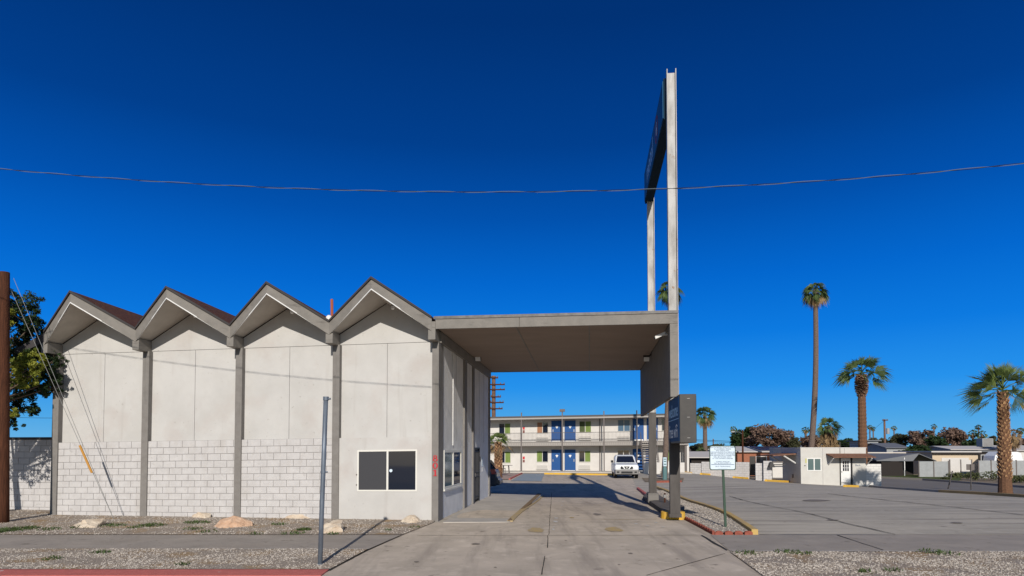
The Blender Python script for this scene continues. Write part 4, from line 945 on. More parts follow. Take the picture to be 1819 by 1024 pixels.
for x0, x1, yt, yb in [(887, 908, 777, 784.5), (952.5, 974, 776.5, 783.5), (1028, 1050, 776, 783), (1097, 1119, 776, 783), (952.5, 973, 827, 834.5), (1028, 1049, 827, 834.5), (1097, 1118, 827, 834.5)]:
    mac(x0, x1, yt, yb)
for yt in (757, 810):
    a, zt = mz(928.5, yt, WVv-.02); 
    for k, cc in enumerate(('red', 'black')):
        q = MB(); q.box(a, a+.2, WVv-.02, WVv-.002, zt-.32*(k+1), zt-.32*k-.06); mp(q, 'notice', M['red'] if k == 0 else mat('brown notice', (.2, .08, .07), .6))
# staircase of the wing
ST = thing('stairs', 'grey steel stairs rising to the upper walkway of the motel wing', 'stairs', MF.glob(st0+.3, -.2)+(0,), -TH)
N = 13; zT_ = slT
for k in range(N):
    q = MB(); zz = .2+(zT_-.3)*(k+1)/N; yy = -3.2+3.0*(k+1)/N
    q.box(.1, 1.35, yy-.14, yy+.14, zz-.03, zz+.02); q.build('step', mat('stair tread', (.36, .33, .30), .8), ST)
for sx in (.02, 1.38):
    q = MB(); q.hexa([(sx, -3.3, .0), (sx+.06, -3.3, .0), (sx+.06, -3.05, .0), (sx, -3.05, .0)], [(sx, -.2, zT_-.25), (sx+.06, -.2, zT_-.25), (sx+.06, 0, zT_-.02), (sx, 0, zT_-.02)]); q.build('stringer', M['mgrey'], ST)
    q = MB(); q.tube([(sx+.03, -3.2, 1.0), (sx+.03, -.1, zT_+.85)], .025, 6)
    for k in range(6): yy = -3.2+3.1*k/5; zz = (zT_-.1)*k/5; q.tube([(sx+.03, yy, zz), (sx+.03, yy, zz+1.0-.1*k/5)], .018, 5)
    q.build('handrail', M['mgrey'], ST)
# low white walls near the stair and palm
def boxpx(mb, x0, x1, yt, Y, dep, z0=None, o=(0, 0, 0), yb=None):
    a, b = W(x0, yt, Y), W(x1, yt, Y); zb = (W(x0, yb, Y).z if yb else min(H(a.x, Y), H(b.x, Y))-.25)
    mb.box(a.x-o[0], b.x-o[0], Y-o[1], Y+dep-o[1], zb-o[2], a.z-o[2]); return a, b
for x0, x1, yt, Y, lb in [(1144, 1172, 822, 55, 'low white wall between the pickup and the tall palm trunk'), (1185, 1216, 822, 57, 'low white wall behind the front sign post')]:
    a = W(x0, yt, Y); b = W(x1, yt, Y); q = MB(); q.box(0, b.x-a.x, 0, .25, -.1, a.z); o = q.build('low_wall', M['mwall'], loc=(a.x, Y, 0)); tag(o, lb, 'wall')
sheet('palm_bed', [tuple(p[:2]) for p in G((1140, 850), (1215, 850), (1213, 857), (1146, 857))], M['dirt'], .03)
kerb('palm_bed_edge', G((1158, 858), (1210, 857)), .15, .12, M['brick'])
# teal pedestal
c = gnd(1181, 853); t = thing('utility_pedestal', 'narrow pedestal, teal below and pale blue above, beside the tall palm trunk', 'pedestal', c)
s_ = c.y/F
q = MB(); q.tube([(0, 0, 0), (0, 0, 15*s_), (0, 0, 20*s_), (0, 0, 24*s_)], [4*s_, 4*s_, 3.8*s_, 2*s_], 12); q.build('cabinet', M['teal'], t)
q = MB(); q.box(-3.2*s_, 3.2*s_, -.1, .1, 24*s_, 40*s_); q.build('panel', M['paleblue'], t, bevel=.03)
for k in (27, 32, 36):
    q = MB(); q.box(-2.2*s_, 2.2*s_, -.11, -.101, k*s_, (k+1.8)*s_); q.build('label_strip', M['teal'], t)
# patio table and chair by the left palm
c = gnd(899, 842); t = thing('patio_table', 'small dark metal patio table below the lower left motel window', 'table', c)
q = MB(); q.tube([(0, 0, .70), (0, 0, .73)], .55, 20); q.build('table_top', M['mgrey'], t)
for k in range(4):
    q = MB(); q.tube([(.38*math.cos(k*1.571+.7), .38*math.sin(k*1.571+.7), 0), (.3*math.cos(k*1.571+.7), .3*math.sin(k*1.571+.7), .7)], .03, 6); q.build('leg', M['mgrey'], t)
c = gnd(891, 842); t = thing('patio_chair', 'dark high backed patio chair left of the small table', 'chair', c, R(60))
q = MB(); q.box(-.25, .25, -.25, .25, .42, .47); q.build('seat', M['mgrey'], t)
q = MB(); q.hexa([(-.25, .22, .47), (.25, .22, .47), (.25, .26, .47), (-.25, .26, .47)], [(-.23, .38, 1.15), (.23, .38, 1.15), (.23, .42, 1.15), (-.23, .42, 1.15)]); q.build('backrest', M['mgrey'], t)
for sx in (-.22, .22):
    for sy in (-.22, .22):
        q = MB(); q.box(sx-.02, sx+.02, sy-.02, sy+.02, 0, .42); q.build('leg', M['mgrey'], t)
# ------------------------------------------------------------------ vehicles
def wheel(parent, x, y, r=.36, w_=.22, sgn=1):
    q = MB(); q.tube([(x-w_/2, y, r), (x-w_/2+.03, y, r), (x+w_/2-.03, y, r), (x+w_/2, y, r)], [r*.93, r, r, r*.93], 24); t = q.build('wheel', M['tyre'], parent)
    q = MB(); xx = x+sgn*w_/2; q.tube([(xx-.02*sgn, y, r), (xx+.012*sgn, y, r)], [r*.62, r*.58], 16); q.build('rim', M['chrome'], t)
def pickup():
    c = gnd(1119, 851); t = thing('pickup_truck', 'white pickup truck facing the camera in front of the motel wing', 'pickup truck', (c.x+.05, c.y+2.45, c.z), R(-6)); t.scale = (.92, .92, .92)
    W2 = .93
    def loft(secs, name, m, parent=t, bevel=.03, smooth=False):   # secs: (y, halfw_low, halfw_top, z0, z1)
        q = MB(); vs = []
        for y, a, b, z0, z1 in secs: vs += [(-a, y, z0), (a, y, z0), (a, y, z0+(z1-z0)*.75), (b, y, z1), (-b, y, z1), (-a, y, z0+(z1-z0)*.75)]
        n = len(secs); fs = []
        for i in range(n-1):
            for k in range(6): fs.append((i*6+k, i*6+(k+1) % 6, i*6+6+(k+1) % 6, i*6+6+k))
        fs += [(5, 4, 3, 2, 1, 0), tuple((n-1)*6+k for k in range(6))]
        q.add(vs, fs); return q.build(name, m, parent, bevel=bevel, smooth=smooth)
    loft([(-2.55, .80, .74, .62, .98), (-2.45, .90, .82, .5, 1.06), (-1.2, .94, .86, .42, 1.20), (2.6, .94, .90, .45, 1.12)], 'body', M['carw'])
    loft([(-1.22, .80, .76, 1.1, 1.2), (-.45, .80, .66, 1.1, 1.74), (.2, .80, .68, 1.1, 1.80), (1.0, .80, .68, 1.1, 1.76), (1.15, .80, .7, 1.1, 1.6)], 'cab', M['carw'])
    q = MB(); q.hexa([(-.72, -1.14, 1.20), (.72, -1.14, 1.20), (.72, -1.0, 1.22), (-.72, -1.0, 1.22)], [(-.60, -.50, 1.69), (.60, -.50, 1.69), (.60, -.40, 1.69), (-.60, -.40, 1.69)])
    ws = q.build('windshield', M['glass'], t, fn=lambda v: (v[0], v[1]-.075, v[2]+.02))
    for sx in (-1, 1):
        q = MB(); q.hexa([(sx*.795, -.85, 1.25), (sx*.81, -.85, 1.25), (sx*.81, .95, 1.25), (sx*.795, .95, 1.25)], [(sx*.70, -.42, 1.66), (sx*.72, -.42, 1.66), (sx*.72, .85, 1.66), (sx*.70, .85, 1.66)]); q.build('side_window', M['glass'], t)
        q = MB(); q.box(min(sx*.93, sx*1.12), max(sx*.93, sx*1.12), -.95, -.83, 1.2, 1.38); q.build('mirror', M['black'] if sx < 0 else M['carw'], t, bevel=.02)
        q = MB(); q.hexa([(sx*.50, -2.60, .78), (sx*.82, -2.52, .78), (sx*.86, -2.35, .78), (sx*.50, -2.35, .78)], [(sx*.54, -2.57, .97), (sx*.84, -2.46, .99), (sx*.86, -2.30, .99), (sx*.54, -2.35, .97)]); q.build('headlight', M['lamp'], t)
        q = MB(); q.box(sx*.66-.09, sx*.66+.09, -2.705, -2.66, .46, .56); q.build('fog_lamp', M['black'], t)
        wheel(t, sx*.80, -1.65, sgn=sx); wheel(t, sx*.80, 1.65, sgn=sx)
    q = MB(); q.box(-.46, .46, -2.60, -2.5, .74, .96); gr = q.build('grille', M['black'], t)
    for a, b in ((-.30, -.14), (.14, .30)):
        q = MB(); s1 = 1 if a > 0 else -1
        q.hexa([(s1*.10, -2.625, .74), (s1*.19, -2.625, .74), (s1*.19, -2.60, .74), (s1*.10, -2.60, .74)], [(s1*.26, -2.625, .97), (s1*.36, -2.625, .97), (s1*.36, -2.60, .97), (s1*.26, -2.60, .97)]); q.build('grille_bar', M['carw'], gr)
    q = MB(); q.tube([(0, -2.64, .84), (0, -2.6, .84)], .07, 14); q.build('badge', M['chrome'], gr)
    q = MB(); q.hexa([(-.86, -2.66, .34), (.86, -2.66, .34), (.92, -2.3, .34), (-.92, -2.3, .34)], [(-.86, -2.70, .70), (.86, -2.70, .70), (.93, -2.3, .70), (-.93, -2.3, .70)]); bu = q.build('bumper', M['bump'], t, bevel=.03)
    q = MB(); q.box(-.42, .42, -2.712, -2.69, .42, .56); q.build('air_intake', M['black'], bu)
    q = MB(); q.box(-.80, .80, -2.5, 2.4, .28, .45); q.build('chassis', M['black'], t)
pickup()
def suv():
    c = gnd(887, 880.5); t = thing('parked_car', 'dark blue grey hatchback mostly hidden behind the rear corner of the office', 'car', (c.x-2.15, c.y+.95, 0.02), R(-4))
    prof = [(-2.2, .32), (2.05, .30), (2.17, .42), (2.18, .62), (2.10, .70), (2.08, .95), (1.98, 1.08), (1.62, 1.52), (1.3, 1.62), (0, 1.66), (-.5, 1.58), (-1.1, 1.12), (-1.9, .98), (-2.2, .75)]
    q = MB(); q.prism(prof, lambda p: (p[0], -.88, p[1]), lambda p: (p[0], .88, p[1])); b = q.build('body', M['carb'], t, bevel=.07, fn=lambda v: (v[0], v[1]*(1 if v[2] < 1.1 else .84), v[2]))
    for sy in (-1, 1):
        q = MB(); q.prism([(-.95, 1.08), (1.5, 1.1), (1.25, 1.5), (0, 1.55), (-.45, 1.48)], lambda p: (p[0], sy*(.885-(p[1]-1.08)*.3), p[1]), lambda p: (p[0], sy*(.87-(p[1]-1.08)*.3), p[1])); q.build('side_window', M['glass'], t)
        q = MB(); q.hexa([(1.86, sy*.895, .86), (2.10, sy*.87, .86), (2.115, sy*.6, .86), (1.86, sy*.6, .86)], [(1.78, sy*.89, 1.08), (2.0, sy*.86, 1.08), (2.01, sy*.6, 1.08), (1.78, sy*.6, 1.08)]); q.build('tail_lamp', M['tail'], t)
        for xx in (-1.4, 1.35):
            q = MB(); q.tube([(xx, sy*.70, .33), (xx, sy*.73, .33), (xx, sy*.88, .33), (xx, sy*.90, .33)], [.30, .33, .33, .30], 24); w_ = q.build('wheel', M['tyre'], t)
            q = MB(); q.tube([(xx, sy*.89, .33), (xx, sy*.91, .33)], [.21, .19], 16); q.build('rim', M['chrome'], w_)
    q = MB(); q.hexa([(2.0, -.66, 1.10), (2.05, -.66, 1.10), (2.05, .66, 1.10), (2.0, .66, 1.10)], [(1.66, -.6, 1.50), (1.70, -.6, 1.50), (1.70, .6, 1.50), (1.66, .6, 1.50)]); q.build('rear_window', M['glass'], t)
    q = MB(); q.box(2.0, 2.24, -.84, .84, .34, .58); q.build('rear_bumper', M['carb'], t, bevel=.05)
suv()
# ------------------------------------------------------------------ wheel stops
ws0 = None
for x0, x1, y0, y1, lb in [(1245, 1281, 843.5, 846, 'yellow wheel stop at the block wall, left one under the notice board'), (1303, 1330, 849.5, 851.5, 'yellow wheel stop at the block wall beside the dark gate'), (1360, 1401, 855.5, 857.5, 'yellow wheel stop beside the shaded wall of the small building'), (1207, 1229, 840.5, 842, 'yellow wheel stop at the right end of the motel wing'), (1492, 1517, 862.5, 863, 'rear yellow wheel stop in front of the white door'), (1500, 1524, 865.5, 866, 'front yellow wheel stop in front of the white door')]:
    a, b = gnd(x0, y0), gnd(x1, y1); L = (b-a).length; m_ = (a+b)/2
    q = MB(); q.prism([(-.09, -.05), (.09, -.05), (.09, .06), (.06, .15), (-.06, .15), (-.09, .06)], lambda p: (-L/2, p[0], p[1]), lambda p: (L/2, p[0], p[1]))
    o = q.build('wheel_stop', M['yel'], loc=m_, bevel=.01); dd = b-a; o.rotation_euler = (0, -math.atan2(dd.z, math.hypot(dd.x, dd.y)), math.atan2(dd.y, dd.x)); tag(o, lb, 'wheel stop', 'yellow wheel stops')
# ------------------------------------------------------------------ small white building
s0 = W(1423, 859, 51.5); SF = Frame(s0.x, 51.5, R(2.5))
zg = H(s0.x+2, 52)
SBd = thing('small_office', 'small flat roofed white building with a brown awning over a white door', 'building', (s0.x, 51.5, zg), -R(2.5))
sl = lambda x, y, v=0: (SF.V(x, y, v)[0], SF.V(x, y, v)[1]-zg)
uE, zTp = sl(1538, 797); zTp = sl(1470, 796.5)[1]
q = MB(); q.box(0, uE, 0, 7, -.3, zTp-.001); q.build('wall', mat('small office wall', (.56, .545, .50), .85, (.52, .50, .46), 2), SBd)
q = MB(); q.box(-.03, uE+.03, -.03, 7.03, zTp, zTp+.05); q.build('roof_edge', M['white'], SBd)
for x in (1461, 1500):
    u_ = sl(x, 800)[0]; q = MB(); q.box(u_-.012, u_+.012, -.006, 0, 0, zTp); q.build('panel_joint', M['mortar'], SBd)
a, zt = sl(1433, 814); b, zb = sl(1459, 837)
window(SBd, lambda v: v, a, b, zb, zt, .03, [M['tint'], M['tint']], fm=M['white'], fw=.07)
a, zt = sl(1493, 814); b, zb = sl(1511, 857)
q = MB(); q.box(a, b, -.04, 0, max(zb, .05), zt); d = q.build('door', M['white'], SBd)
for i in range(3):
    for j in range(3):
        q = MB(); w_ = (b-a-.24)/3; h_ = .24; x_ = a+.15+i*w_; z_ = zt-.22-(j+1)*(h_+.03)
        q.box(x_, x_+w_-.05, -.046, -.041, z_, z_+h_); q.build('pane', M['glass'], d)
q = MB(); q.box(a-.08, a-.01, -.06, 0, 0, zt+.06); q.box(b+.02, b+.14, -.06, 0, 0, zt+.06); q.box(a-.01, b+.02, -.06, 0, zt+.001, zt+.06); q.build('door_frame', M['black'], d)
q = MB(); q.box(a+.03, a+.09, -.07, -.041, 1.0, 1.12); q.build('handle', M['chrome'], d)
a, zt = sl(1468, 806); b, _ = sl(1539, 806)
q = MB(); q.hexa([(a+.1, -1.0, zt-.32), (b+.25, -1.0, zt-.32), (b+.05, 0, zt-.08), (a-.05, 0, zt-.08)], [(a+.1, -1.0, zt-.26), (b+.25, -1.0, zt-.26), (b+.05, 0, zt+.0), (a-.05, 0, zt+.0)]); aw = q.build('awning', M['brownroof'], SBd)
for x_ in (a+.15, b+.0):
    q = MB(); q.tube([(x_, -.9, zt-.36), (x_, -.02, zt-.9)], .05, 4); q.build('brace', M['white'], aw)
q = MB(); q.box(uE*.60, uE*.60+.03, -.04, 0, zt+.02, zTp+.5); q.build('conduit', M['mgrey'], SBd)
q = MB(); q.box(.35, .55, -.015, -.001, 1.75, 2.1); q.build('notice', mat('yellow notice', (.5, .48, .2), .7), SBd)
q = MB(); q.box(.28, .36, -.02, -.001, 1.5, 1.58); q.build('bell', M['black'], SBd)
text('Back', .22, M['ink'], SBd, ((sl(1517, 827)[0]+.3), -.005, sl(1520, 827)[1]), (R(90), 0, 0), ex=.002)
# side awning (left wall)
q = MB(); q.hexa([(-1.9, .8, 2.28), (-.0, .8, 2.42), (-.0, 4.2, 2.42), (-1.9, 4.2, 2.28)], [(-1.9, .8, 2.36), (-.0, .8, 2.52), (-.0, 4.2, 2.52), (-1.9, 4.2, 2.36)]); aw = q.build('awning', M['brownroof'], SBd)
for y_ in (.9, 4.1):
    q = MB(); q.tube([(-1.0, y_, 2.32), (-.03, y_, 1.7)], .055, 4); q.build('brace', M['white'], aw)
q = MB(); q.box(-.03, -.001, 1.5, 1.75, .5, .8); q.build('vent', M['mgrey'], SBd)
# block walls right of the motel
def bwall(x0, x1, y0t, y1t, Y0, Y1, label, name='block_wall', steps=None, face=M['block']):
    a, b = W(x0, y0t, Y0), W(x1, y1t, Y1); L = math.hypot(b.x-a.x, b.y-a.y); ang = math.atan2(b.y-a.y, b.x-a.x)
    g0, g1 = H(a.x, a.y), H(b.x, b.y); zt = min(a.z, b.z); g_ = min(g0, g1)-.2
    t = thing(name, label, 'wall', (a.x, a.y, g_), ang)
    q = MB(); q.box(0, L, .012, .2, 0, zt-g_-.005); q.build('wall_core', M['mortar'], t)
    q = MB(); course_wall(q, 0, L, 0, zt-g_, 0, .0115); q.build('block_face', face, t)
    return t
bwall(1226, 1246, 823, 823, 60.6, 60.0, 'lowest white block wall segment beside the motel wing end')
bwall(1246, 1331, 820.5, 819.5, 59.9, 57.5, 'long white block wall behind the notice board')
bwall(1342, 1356, 823, 823, 52.7, 52.6, 'short white block wall just right of the dark gate')
bwall(1356, 1371, 819, 819, 52.3, 52.2, 'tall white block wall left of the hooded lamp')
bwall(1537, 1565, 824, 824.5, 51.3, 51.15, 'white wall right of the small building, with palm shadows', face=mat('smooth white wall', (.68, .66, .62), .9))
t = thing('yard_gate', 'pale yard gate left of the small building', 'gate', (W(1372, 823, 52.3).x, 52.3, H(21.5, 52)), 0)
q = MB(); wd = 18/F*52; q.box(0, wd, 0, .04, .35, 1.55); q.build('gate_panel', M['mwall'], t)
q = MB(); q.box(-.04, wd+.04, -.03, .0, 1.56, 1.66); q.build('top_rail', M['mgrey'], t); q = MB(); q.box(-.04, wd, -.03, 0, .25, .34); q.build('bottom_rail', M['mgrey'], t)
t = thing('dark_gate', 'dark screened gate between two white block walls', 'gate', (W(1332, 821, 57.6).x, 57.6, H(20.6, 57.6)), 0)
q = MB(); q.box(0, .5, 0, .05, .3, 2.0); q.build('gate_panel', M['signdark'], t)
q = MB(); q.box(-.0, .5, -.03, 0, .18, .26); q.build('gate_frame', M['mgrey'], t)
c = W(1370, 826, 52.0); t = thing('wall_lamp', 'dark hooded lamp on the white block wall by the gate', 'lamp', c)
q = MB(); q.hexa([(-.25, -.3, -.2), (.2, -.3, -.2), (.2, .1, -.2), (-.25, .1, -.2)], [(-.08, -.1, .25), (.08, -.1, .25), (.08, .1, .25), (-.08, .1, .25)]); q.build('hood', M['signdark'], t)
q = MB(); q.box(.0, 1.1, -.05, .0, -.02, .05); q.build('arm', M['signdark'], t)
# ------------------------------------------------------------------ houses in the background
def house(name, label, cat, x0, x1, pyt, Y, dep, wall, roofm, roof='flat', over=.4, rz=0, pyr=None, group=None):
    a, b = W(x0, pyt, Y), W(x1, pyt, Y); gz = H((a.x+b.x)/2, Y)
    t = thing(name, label, cat, (a.x, Y, gz), rz, group); L = b.x-a.x; h = a.z-gz
    q = MB(); q.box(0, L, 0, dep, -.3, h); q.build('wall', wall, t)
    if roof == 'flat':
        q = MB(); q.box(-over, L+over, -over, dep+over, h+.001, h+.18); q.build('roof', roofm, t)
    elif roof == 'gable_x':   # ridge along x
        hr = W(x0, pyr, Y+dep/2).z-gz
        for s0_, s1_ in ((-over, dep/2), (dep+over, dep/2)):
            q = MB(); q.hexa([(-over, s0_, h-.05), (L+over, s0_, h-.05), (L+over, s1_, hr-.05), (-over, s1_, hr-.05)], [(-over, s0_, h+.05), (L+over, s0_, h+.05), (L+over, s1_, hr+.05), (-over, s1_, hr+.05)]); q.build('roof', roofm, t)
        q = MB(); q.prism([(0, h), (dep, h), (dep/2, hr-.06)], lambda p: (0, p[0], p[1]), lambda p: (L, p[0], p[1])); q.build('gable_wall', wall, t)
    return t, L, h, gz
def hwin(t, x0, x1, z0, z1, n=1):
    f = window(t, lambda v: v, x0, x1, z0, z1, .03, [M['glass']], fm=M['white'], fw=.06, mull=n > 1)
t, L, h, gz = house('brick_house', 'low brick house with a pale roof carrying solar panels', 'house', 1303, 1402, 803, 76, 9, M['brickw'], M['proof'], 'gable_x', pyr=794)
hwin(t, 2.6, 3.9, 1.2, 2.3); hwin(t, 4.6, 6.2, 1.0, 2.3)
hr = W(1303, 794, 80.5).z-gz
q = MB(); k = (hr-h)/4.9
for i in range(4):
    q.hexa([(L*.5+i*.85, .2, h+.62*k+.09), (L*.5+i*.85+.8, .2, h+.62*k+.09), (L*.5+i*.85+.8, 3.8, h+4.2*k+.09), (L*.5+i*.85, 3.8, h+4.2*k+.09)], [(L*.5+i*.85, .2, h+.62*k+.14), (L*.5+i*.85+.8, .2, h+.62*k+.14), (L*.5+i*.85+.8, 3.8, h+4.2*k+.14), (L*.5+i*.85, 3.8, h+4.2*k+.14)])
q.build('solar_panels', M['solar'], t)
house('bungalow', 'bungalow with a sloping pale grey roof behind the white block wall', 'house', 1228, 1270, 813, 70, 8, M['darkwall'], M['proof'], 'gable_x', pyr=803, over=.6)
house('bungalow', 'small bungalow roof between the notice board and the brick house', 'house', 1268, 1300, 806, 88, 8, M['cream'], M['proof'], 'gable_x', pyr=798)
house('mobile_home', 'pale two level house left of the far utility pole', 'house', 1541, 1560, 784, 112, 6, M['greyw'], M['croof'], 'flat')
t, L, h, gz = house('mobile_home', 'long low house with a cream flat roof right of the small building', 'house', 1540, 1600, 806, 92, 7, M['darkwall'], mat('cream fascia', (.62, .56, .48), .8), 'flat', over=.8); hwin(t, .6, 2.2, 1, 2.2)
house('mobile_home', 'house with a dark gabled roof behind the grey carport', 'house', 1575, 1612, 796, 104, 8, M['greyw'], M['croof'], 'gable_x', pyr=788)
t, L, h, gz = house('garage', 'cream garage with a dark eave and flat roof behind the white fence', 'garage', 1656, 1737, 804, 86, 8, M['cream'], M['proof'], 'flat', over=.3)
q = MB(); q.box(-.1, L+.1, -.32, -.301, h-.25, h); q.build('eave_board', M['darkwall'], t)
q = MB(); q.box(1.2, 4.8, -.04, 0, 0, 2.2); q.build('garage_door', M['mwall'], t)
house('mobile_home', 'house with a wide pale roof behind the cream garage', 'house', 1690, 1760, 799, 100, 8, M['greyw'], M['proof'], 'gable_x', pyr=793)
t, L, h, gz = house('mobile_home', 'dark windowed house wall left of the nearest palm', 'house', 1738, 1775, 803, 88, 6, M['darkwall'], M['croof'], 'flat', over=.2)
for k in range(3): hwin(t, .3+k*.95, 1.1+k*.95, 1.5, 2.6)
house('mobile_home', 'house with a low pale gable roof at the right picture edge', 'house', 1790, 1850, 801, 97, 8, M['mwall'], M['proof'], 'gable_x', pyr=792)
house('bungalow', 'white far house beyond the skirted palm', 'house', 1483, 1527, 792, 140, 6, M['mwall'], M['proof'], 'flat')
house('bungalow', 'small white far house beside the thin curved palm', 'house', 1412, 1436, 794, 125, 6, M['mwall'], M['croof'], 'gable_x', pyr=788)
# rooftop cooler
a = W(1755, 794, 88); t = thing('roof_cooler', 'grey box cooler standing on the dark windowed house', 'cooler', a)
q = MB(); q.box(0, 1.5, 1, 2.2, .02, 1.15); q.build('cooler_body', M['greyw'], t, bevel=.04)
q = MB()
for k in range(6): q.box(.1, 1.4, .98, .999, .15+k*.16, .22+k*.16)
q.build('louvre', M['mgrey'], t)
# carport with grey roof
a = W(1565, 820, 80); b = W(1655, 820, 80); gz = H(a.x, 80)
t = thing('carport', 'dark carport under a grey metal gable roof', 'carport', (a.x, 80, gz)); L = b.x-a.x; h = W(1565, 819, 80).z-gz; hr = W(1630, 806.5, 80).z-gz
xr = L*.70
q = MB(); q.hexa([(-.6, -.1, h-.03), (L*.58, -.5, h-.03), (xr+.0, -.5, hr-.03), (.9, 5, hr-.03)], [(-.6, -.1, h+.05), (L*.58, -.5, h+.05), (xr, -.5, hr+.05), (.9, 5, hr+.05)]); q.build('roof', M['croof'], t)
q = MB(); q.hexa([(xr, -.5, hr-.03), (L+.3, -.5, h-.05), (L+.3, 5, h-.05), (xr, 5, hr-.03)], [(xr, -.5, hr+.05), (L+.3, -.5, h+.03), (L+.3, 5, h+.03), (xr, 5, hr+.05)]); q.build('roof', M['croof'], t)
q = MB(); q.box(.2, L-.1, 3.5, 3.7, -.2, h); q.build('rear_wall', M['darkwall'], t)
q = MB(); q.box(L*.42, L*.42+.09, -.4, -.3, -.2, h+.4); q.build('post', M['white'], t)
q = MB(); q.box(0, .1, -.1, 3.5, -.2, h-.05); q.build('side_wall', M['darkwall'], t)
q = MB(); q.box(.1, L*.42, -.08, -.0, -.2, h*.98-.1); q.build('front_screen', M['darkwall'], t)
# fence panels
def fence(x0, x1, yt, Y, m, label, n, post=M['mgrey']):
    a, b = W(x0, yt, Y), W(x1, yt, Y); gz = H((a.x+b.x)/2, Y); L = b.x-a.x; h = a.z-gz
    t = thing('fence', label, 'fence', (a.x, Y, gz))
    for k in range(n):
        q = MB(); q.box(L*k/n+.07, L*(k+1)/n-.07, 0, .04, -.15, h); q.build('fence_panel', m, t)
    for k in range(n+1):
        q = MB(); q.box(L*k/n-.06, L*k/n+.06, -.03, .07, -.2, h+.06); q.build('fence_post', post, t)
fence(1632, 1685, 820, 77, M['greyw'], 'grey panel fence right of the carport', 2)
fence(1687, 1726, 817.5, 79, M['mwall'], 'bright white fence in front of the cream garage', 2)
fence(1738, 1850, 818.5, 76, M['greyw'], 'long grey fence behind the nearest palm', 5)
c = W(1717, 824, 75); q = MB(); q.box(0, 1.3, 0, .3, -1.0, 0); q.build('x', M['mgrey']) if False else None
# camper
a = W(1768, 818, 82); gz = H(a.x, 82); t = thing('camper', 'white rounded camper behind the grey fence', 'camper', (a.x, 82, gz)); zt = W(1768, 803, 82).z-gz
prof = [(-.2, .4), (3.6, .4), (3.75, 1.2), (3.3, zt-.15), (2.9, zt), (.6, zt), (0, zt-.5), (-.25, 1.1)]
q = MB(); q.prism(prof, lambda p: (p[0], 0, p[1]), lambda p: (p[0], 2, p[1])); q.build('body', M['carw'], t, bevel=.05)
q = MB(); q.box(.8, 1.7, -.02, 0, zt-1.0, zt-.5); q.build('window', M['glass'], t)
for xx in (1.2, 2.4):
    q = MB(); q.tube([(xx, -.02, .32), (xx, .2, .32)], .32, 16); q.build('wheel', M['tyre'], t)
# ------------------------------------------------------------------ poles and wires
def upole(px, pyt, Y, label, arms, w_=.13, pyb=None):
    a = W(px, pyt, Y); gz = H(a.x, Y); t = thing('utility_pole', label, 'pole', (a.x, Y, gz)); h = a.z-gz
    q = MB(); q.tube([(0, 0, -.3), (0, 0, h)], [w_*1.2, w_], 8); q.build('pole', mat('weathered pole wood', (.22, .13, .09), .9, (.13, .075, .05), 4), t)
    for (dy, l, off) in arms:
        zz = h-dy/F*Y; hl = l/F*Y
        q = MB(); q.box(off/F*Y-hl, off/F*Y+hl, -w_-.1, -w_, zz-.07, zz+.07); ar = q.build('crossarm', M['wood'], t)
        for k in (-.9, -.45, .45, .9):
            q = MB(); q.tube([(off/F*Y+hl*k, -w_-.05, zz+.07), (off/F*Y+hl*k, -w_-.05, zz+.22)], .05, 6); q.build('insulator', M['mgrey'], ar)
    return t
t = upole(1571, 745, 112, 'far brown utility pole with one short crossarm and transformer', [(2, 5, 0)], .16)
q = MB(); q.tube([(.5, -.1, 8.2-2.2), (.5, -.1, 8.2-1.2)], .26, 12); q.build('transformer', M['greyw'], t)
upole(877, 668, 70, 'brown utility pole with stacked crossarms behind the office corner', [(16, 14, 6), (25, 14, 6), (38, 9, 4), (48, 12, 6), (59, 11, 5), (4, 8, 0)], .2)
upole(1409, 766, 130, 'thin distant pole left of the thin curved palm', [], .15)
upole(1267, 780, 140, 'tiny distant pole right of the yellowing palm', [], .12)
a = W(1319, 764, 74); gz = H(a.x, 74); t = thing('street_lamp', 'street lamp with a curved arm in front of the dark green tree', 'street lamp', (a.x, 74, gz)); h = a.z-gz
q = MB(); q.tube([(0, 0, 0), (0, 0, h)], [.12, .09], 8); q.build('pole', M['wood'], t)
q = MB(); q.tube([(0, 0, h-.5), (-.4, 0, h-.25), (-.95, 0, h-.2)], .035, 6); q.build('arm', M['galv'], t)
q = MB(); q.tube([(-.9, 0, h-.2), (-1.1, 0, h-.22), (-1.35, 0, h-.26)], [.06, .11, .05], 8); q.build('lamp_head', M['greyw'], t)
def wire(p0, p1, sag, label, r=.018):
    p0, p1 = Vector(p0), Vector(p1); q = MB(); pts = []
    for i in range(25):
        k = i/24; pts.append((p1-p0)*k-Vector((0, 0, sag*4*k*(1-k))))
    tag(q.tube(pts, r, 4).build('power_line', M['black'], loc=p0), label, 'cable', 'distant power lines')
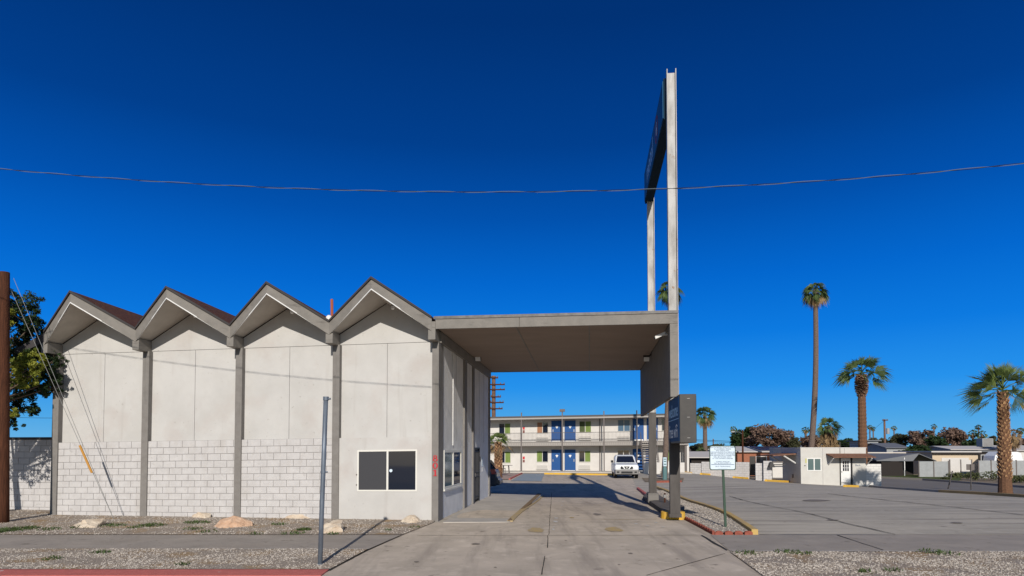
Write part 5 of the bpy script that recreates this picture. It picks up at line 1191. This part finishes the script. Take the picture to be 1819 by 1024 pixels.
wire(W(1225, 781, 90), W(1571, 788, 112), .25, 'upper power line passing behind the brown trees', .028)
wire(W(1225, 783, 90), W(1545, 792, 112), .2, 'lower power line passing behind the brown trees', .022)
wire(W(1571, 747, 112), W(1490, 800, 120), .5, 'slack power line falling left from the far utility pole', .02)
wire(W(1765, 778, 90), W(1860, 772, 90), .1, 'power line behind the nearest palm trunk', .022)
wire(W(-40, 739, 60), W(95, 743, 60), .05, 'power line above the white block fence at the left', .016)
# posts by the side street
for (x0, y0, x1, y1, lb, r) in [(1684, 869, 1692, 837, 'dark leaning post at the kerb corner', .045)]:
    c = gnd(x0, y0); tp_ = W(x1, y1, c.y); cyl('kerb_post', c, tp_, r, r, M['dsteel'], lb, 'post', 8)
c = gnd(1725, 871); t = thing('street_sign', 'small grey backed sign plate on a thin dark post', 'sign', c)
h = W(1725, 825, c.y).z-c.z; q = MB(); q.box(-.03, .03, -.02, .02, -.1, h); q.build('post', M['dsteel'], t)
q = MB(); q.box(-.28, .30, .021, .035, h-.42, h); q.build('plate', M['mgrey'], t)
# bollard-like pipes on the island
c = gnd(1181, 902); t = thing('valve_pipe', 'small rusty valve pipe on the island between the two sign posts', 'pipe', (c.x, c.y, c.z+.1))
q = MB(); q.tube([(0, 0, 0), (0, 0, .42)], .03, 8); q.build('pipe', M['wood'], t)
q = MB(); q.box(-.05, .05, -.04, .04, .25, .36); q.build('valve', M['bump'], t)
# faint hills on the horizon
mb = MB(); rnd = random.Random(9); pts = []
for i in range(61):
    x = -2200+i*80; pts.append((x, 14+10*noise.noise(Vector((i*.17, 2, 0)))+5*noise.noise(Vector((i*.6, 7, 0)))))
prof = [(-2200, -5)]+pts+[(2600, -5)]
vs = []; fs = []
for i, (x, z) in enumerate(pts): vs += [(x, 2300, -6), (x, 2400, z), (x, 2900, -6)]
for i in range(len(pts)-1): fs += [(3*i, 3*i+3, 3*i+4, 3*i+1), (3*i+1, 3*i+4, 3*i+5, 3*i+2)]
mb.add(vs, fs); tag(mb.build('hills', M['hill']), kind='structure')
print('objects', len(bpy.data.objects))
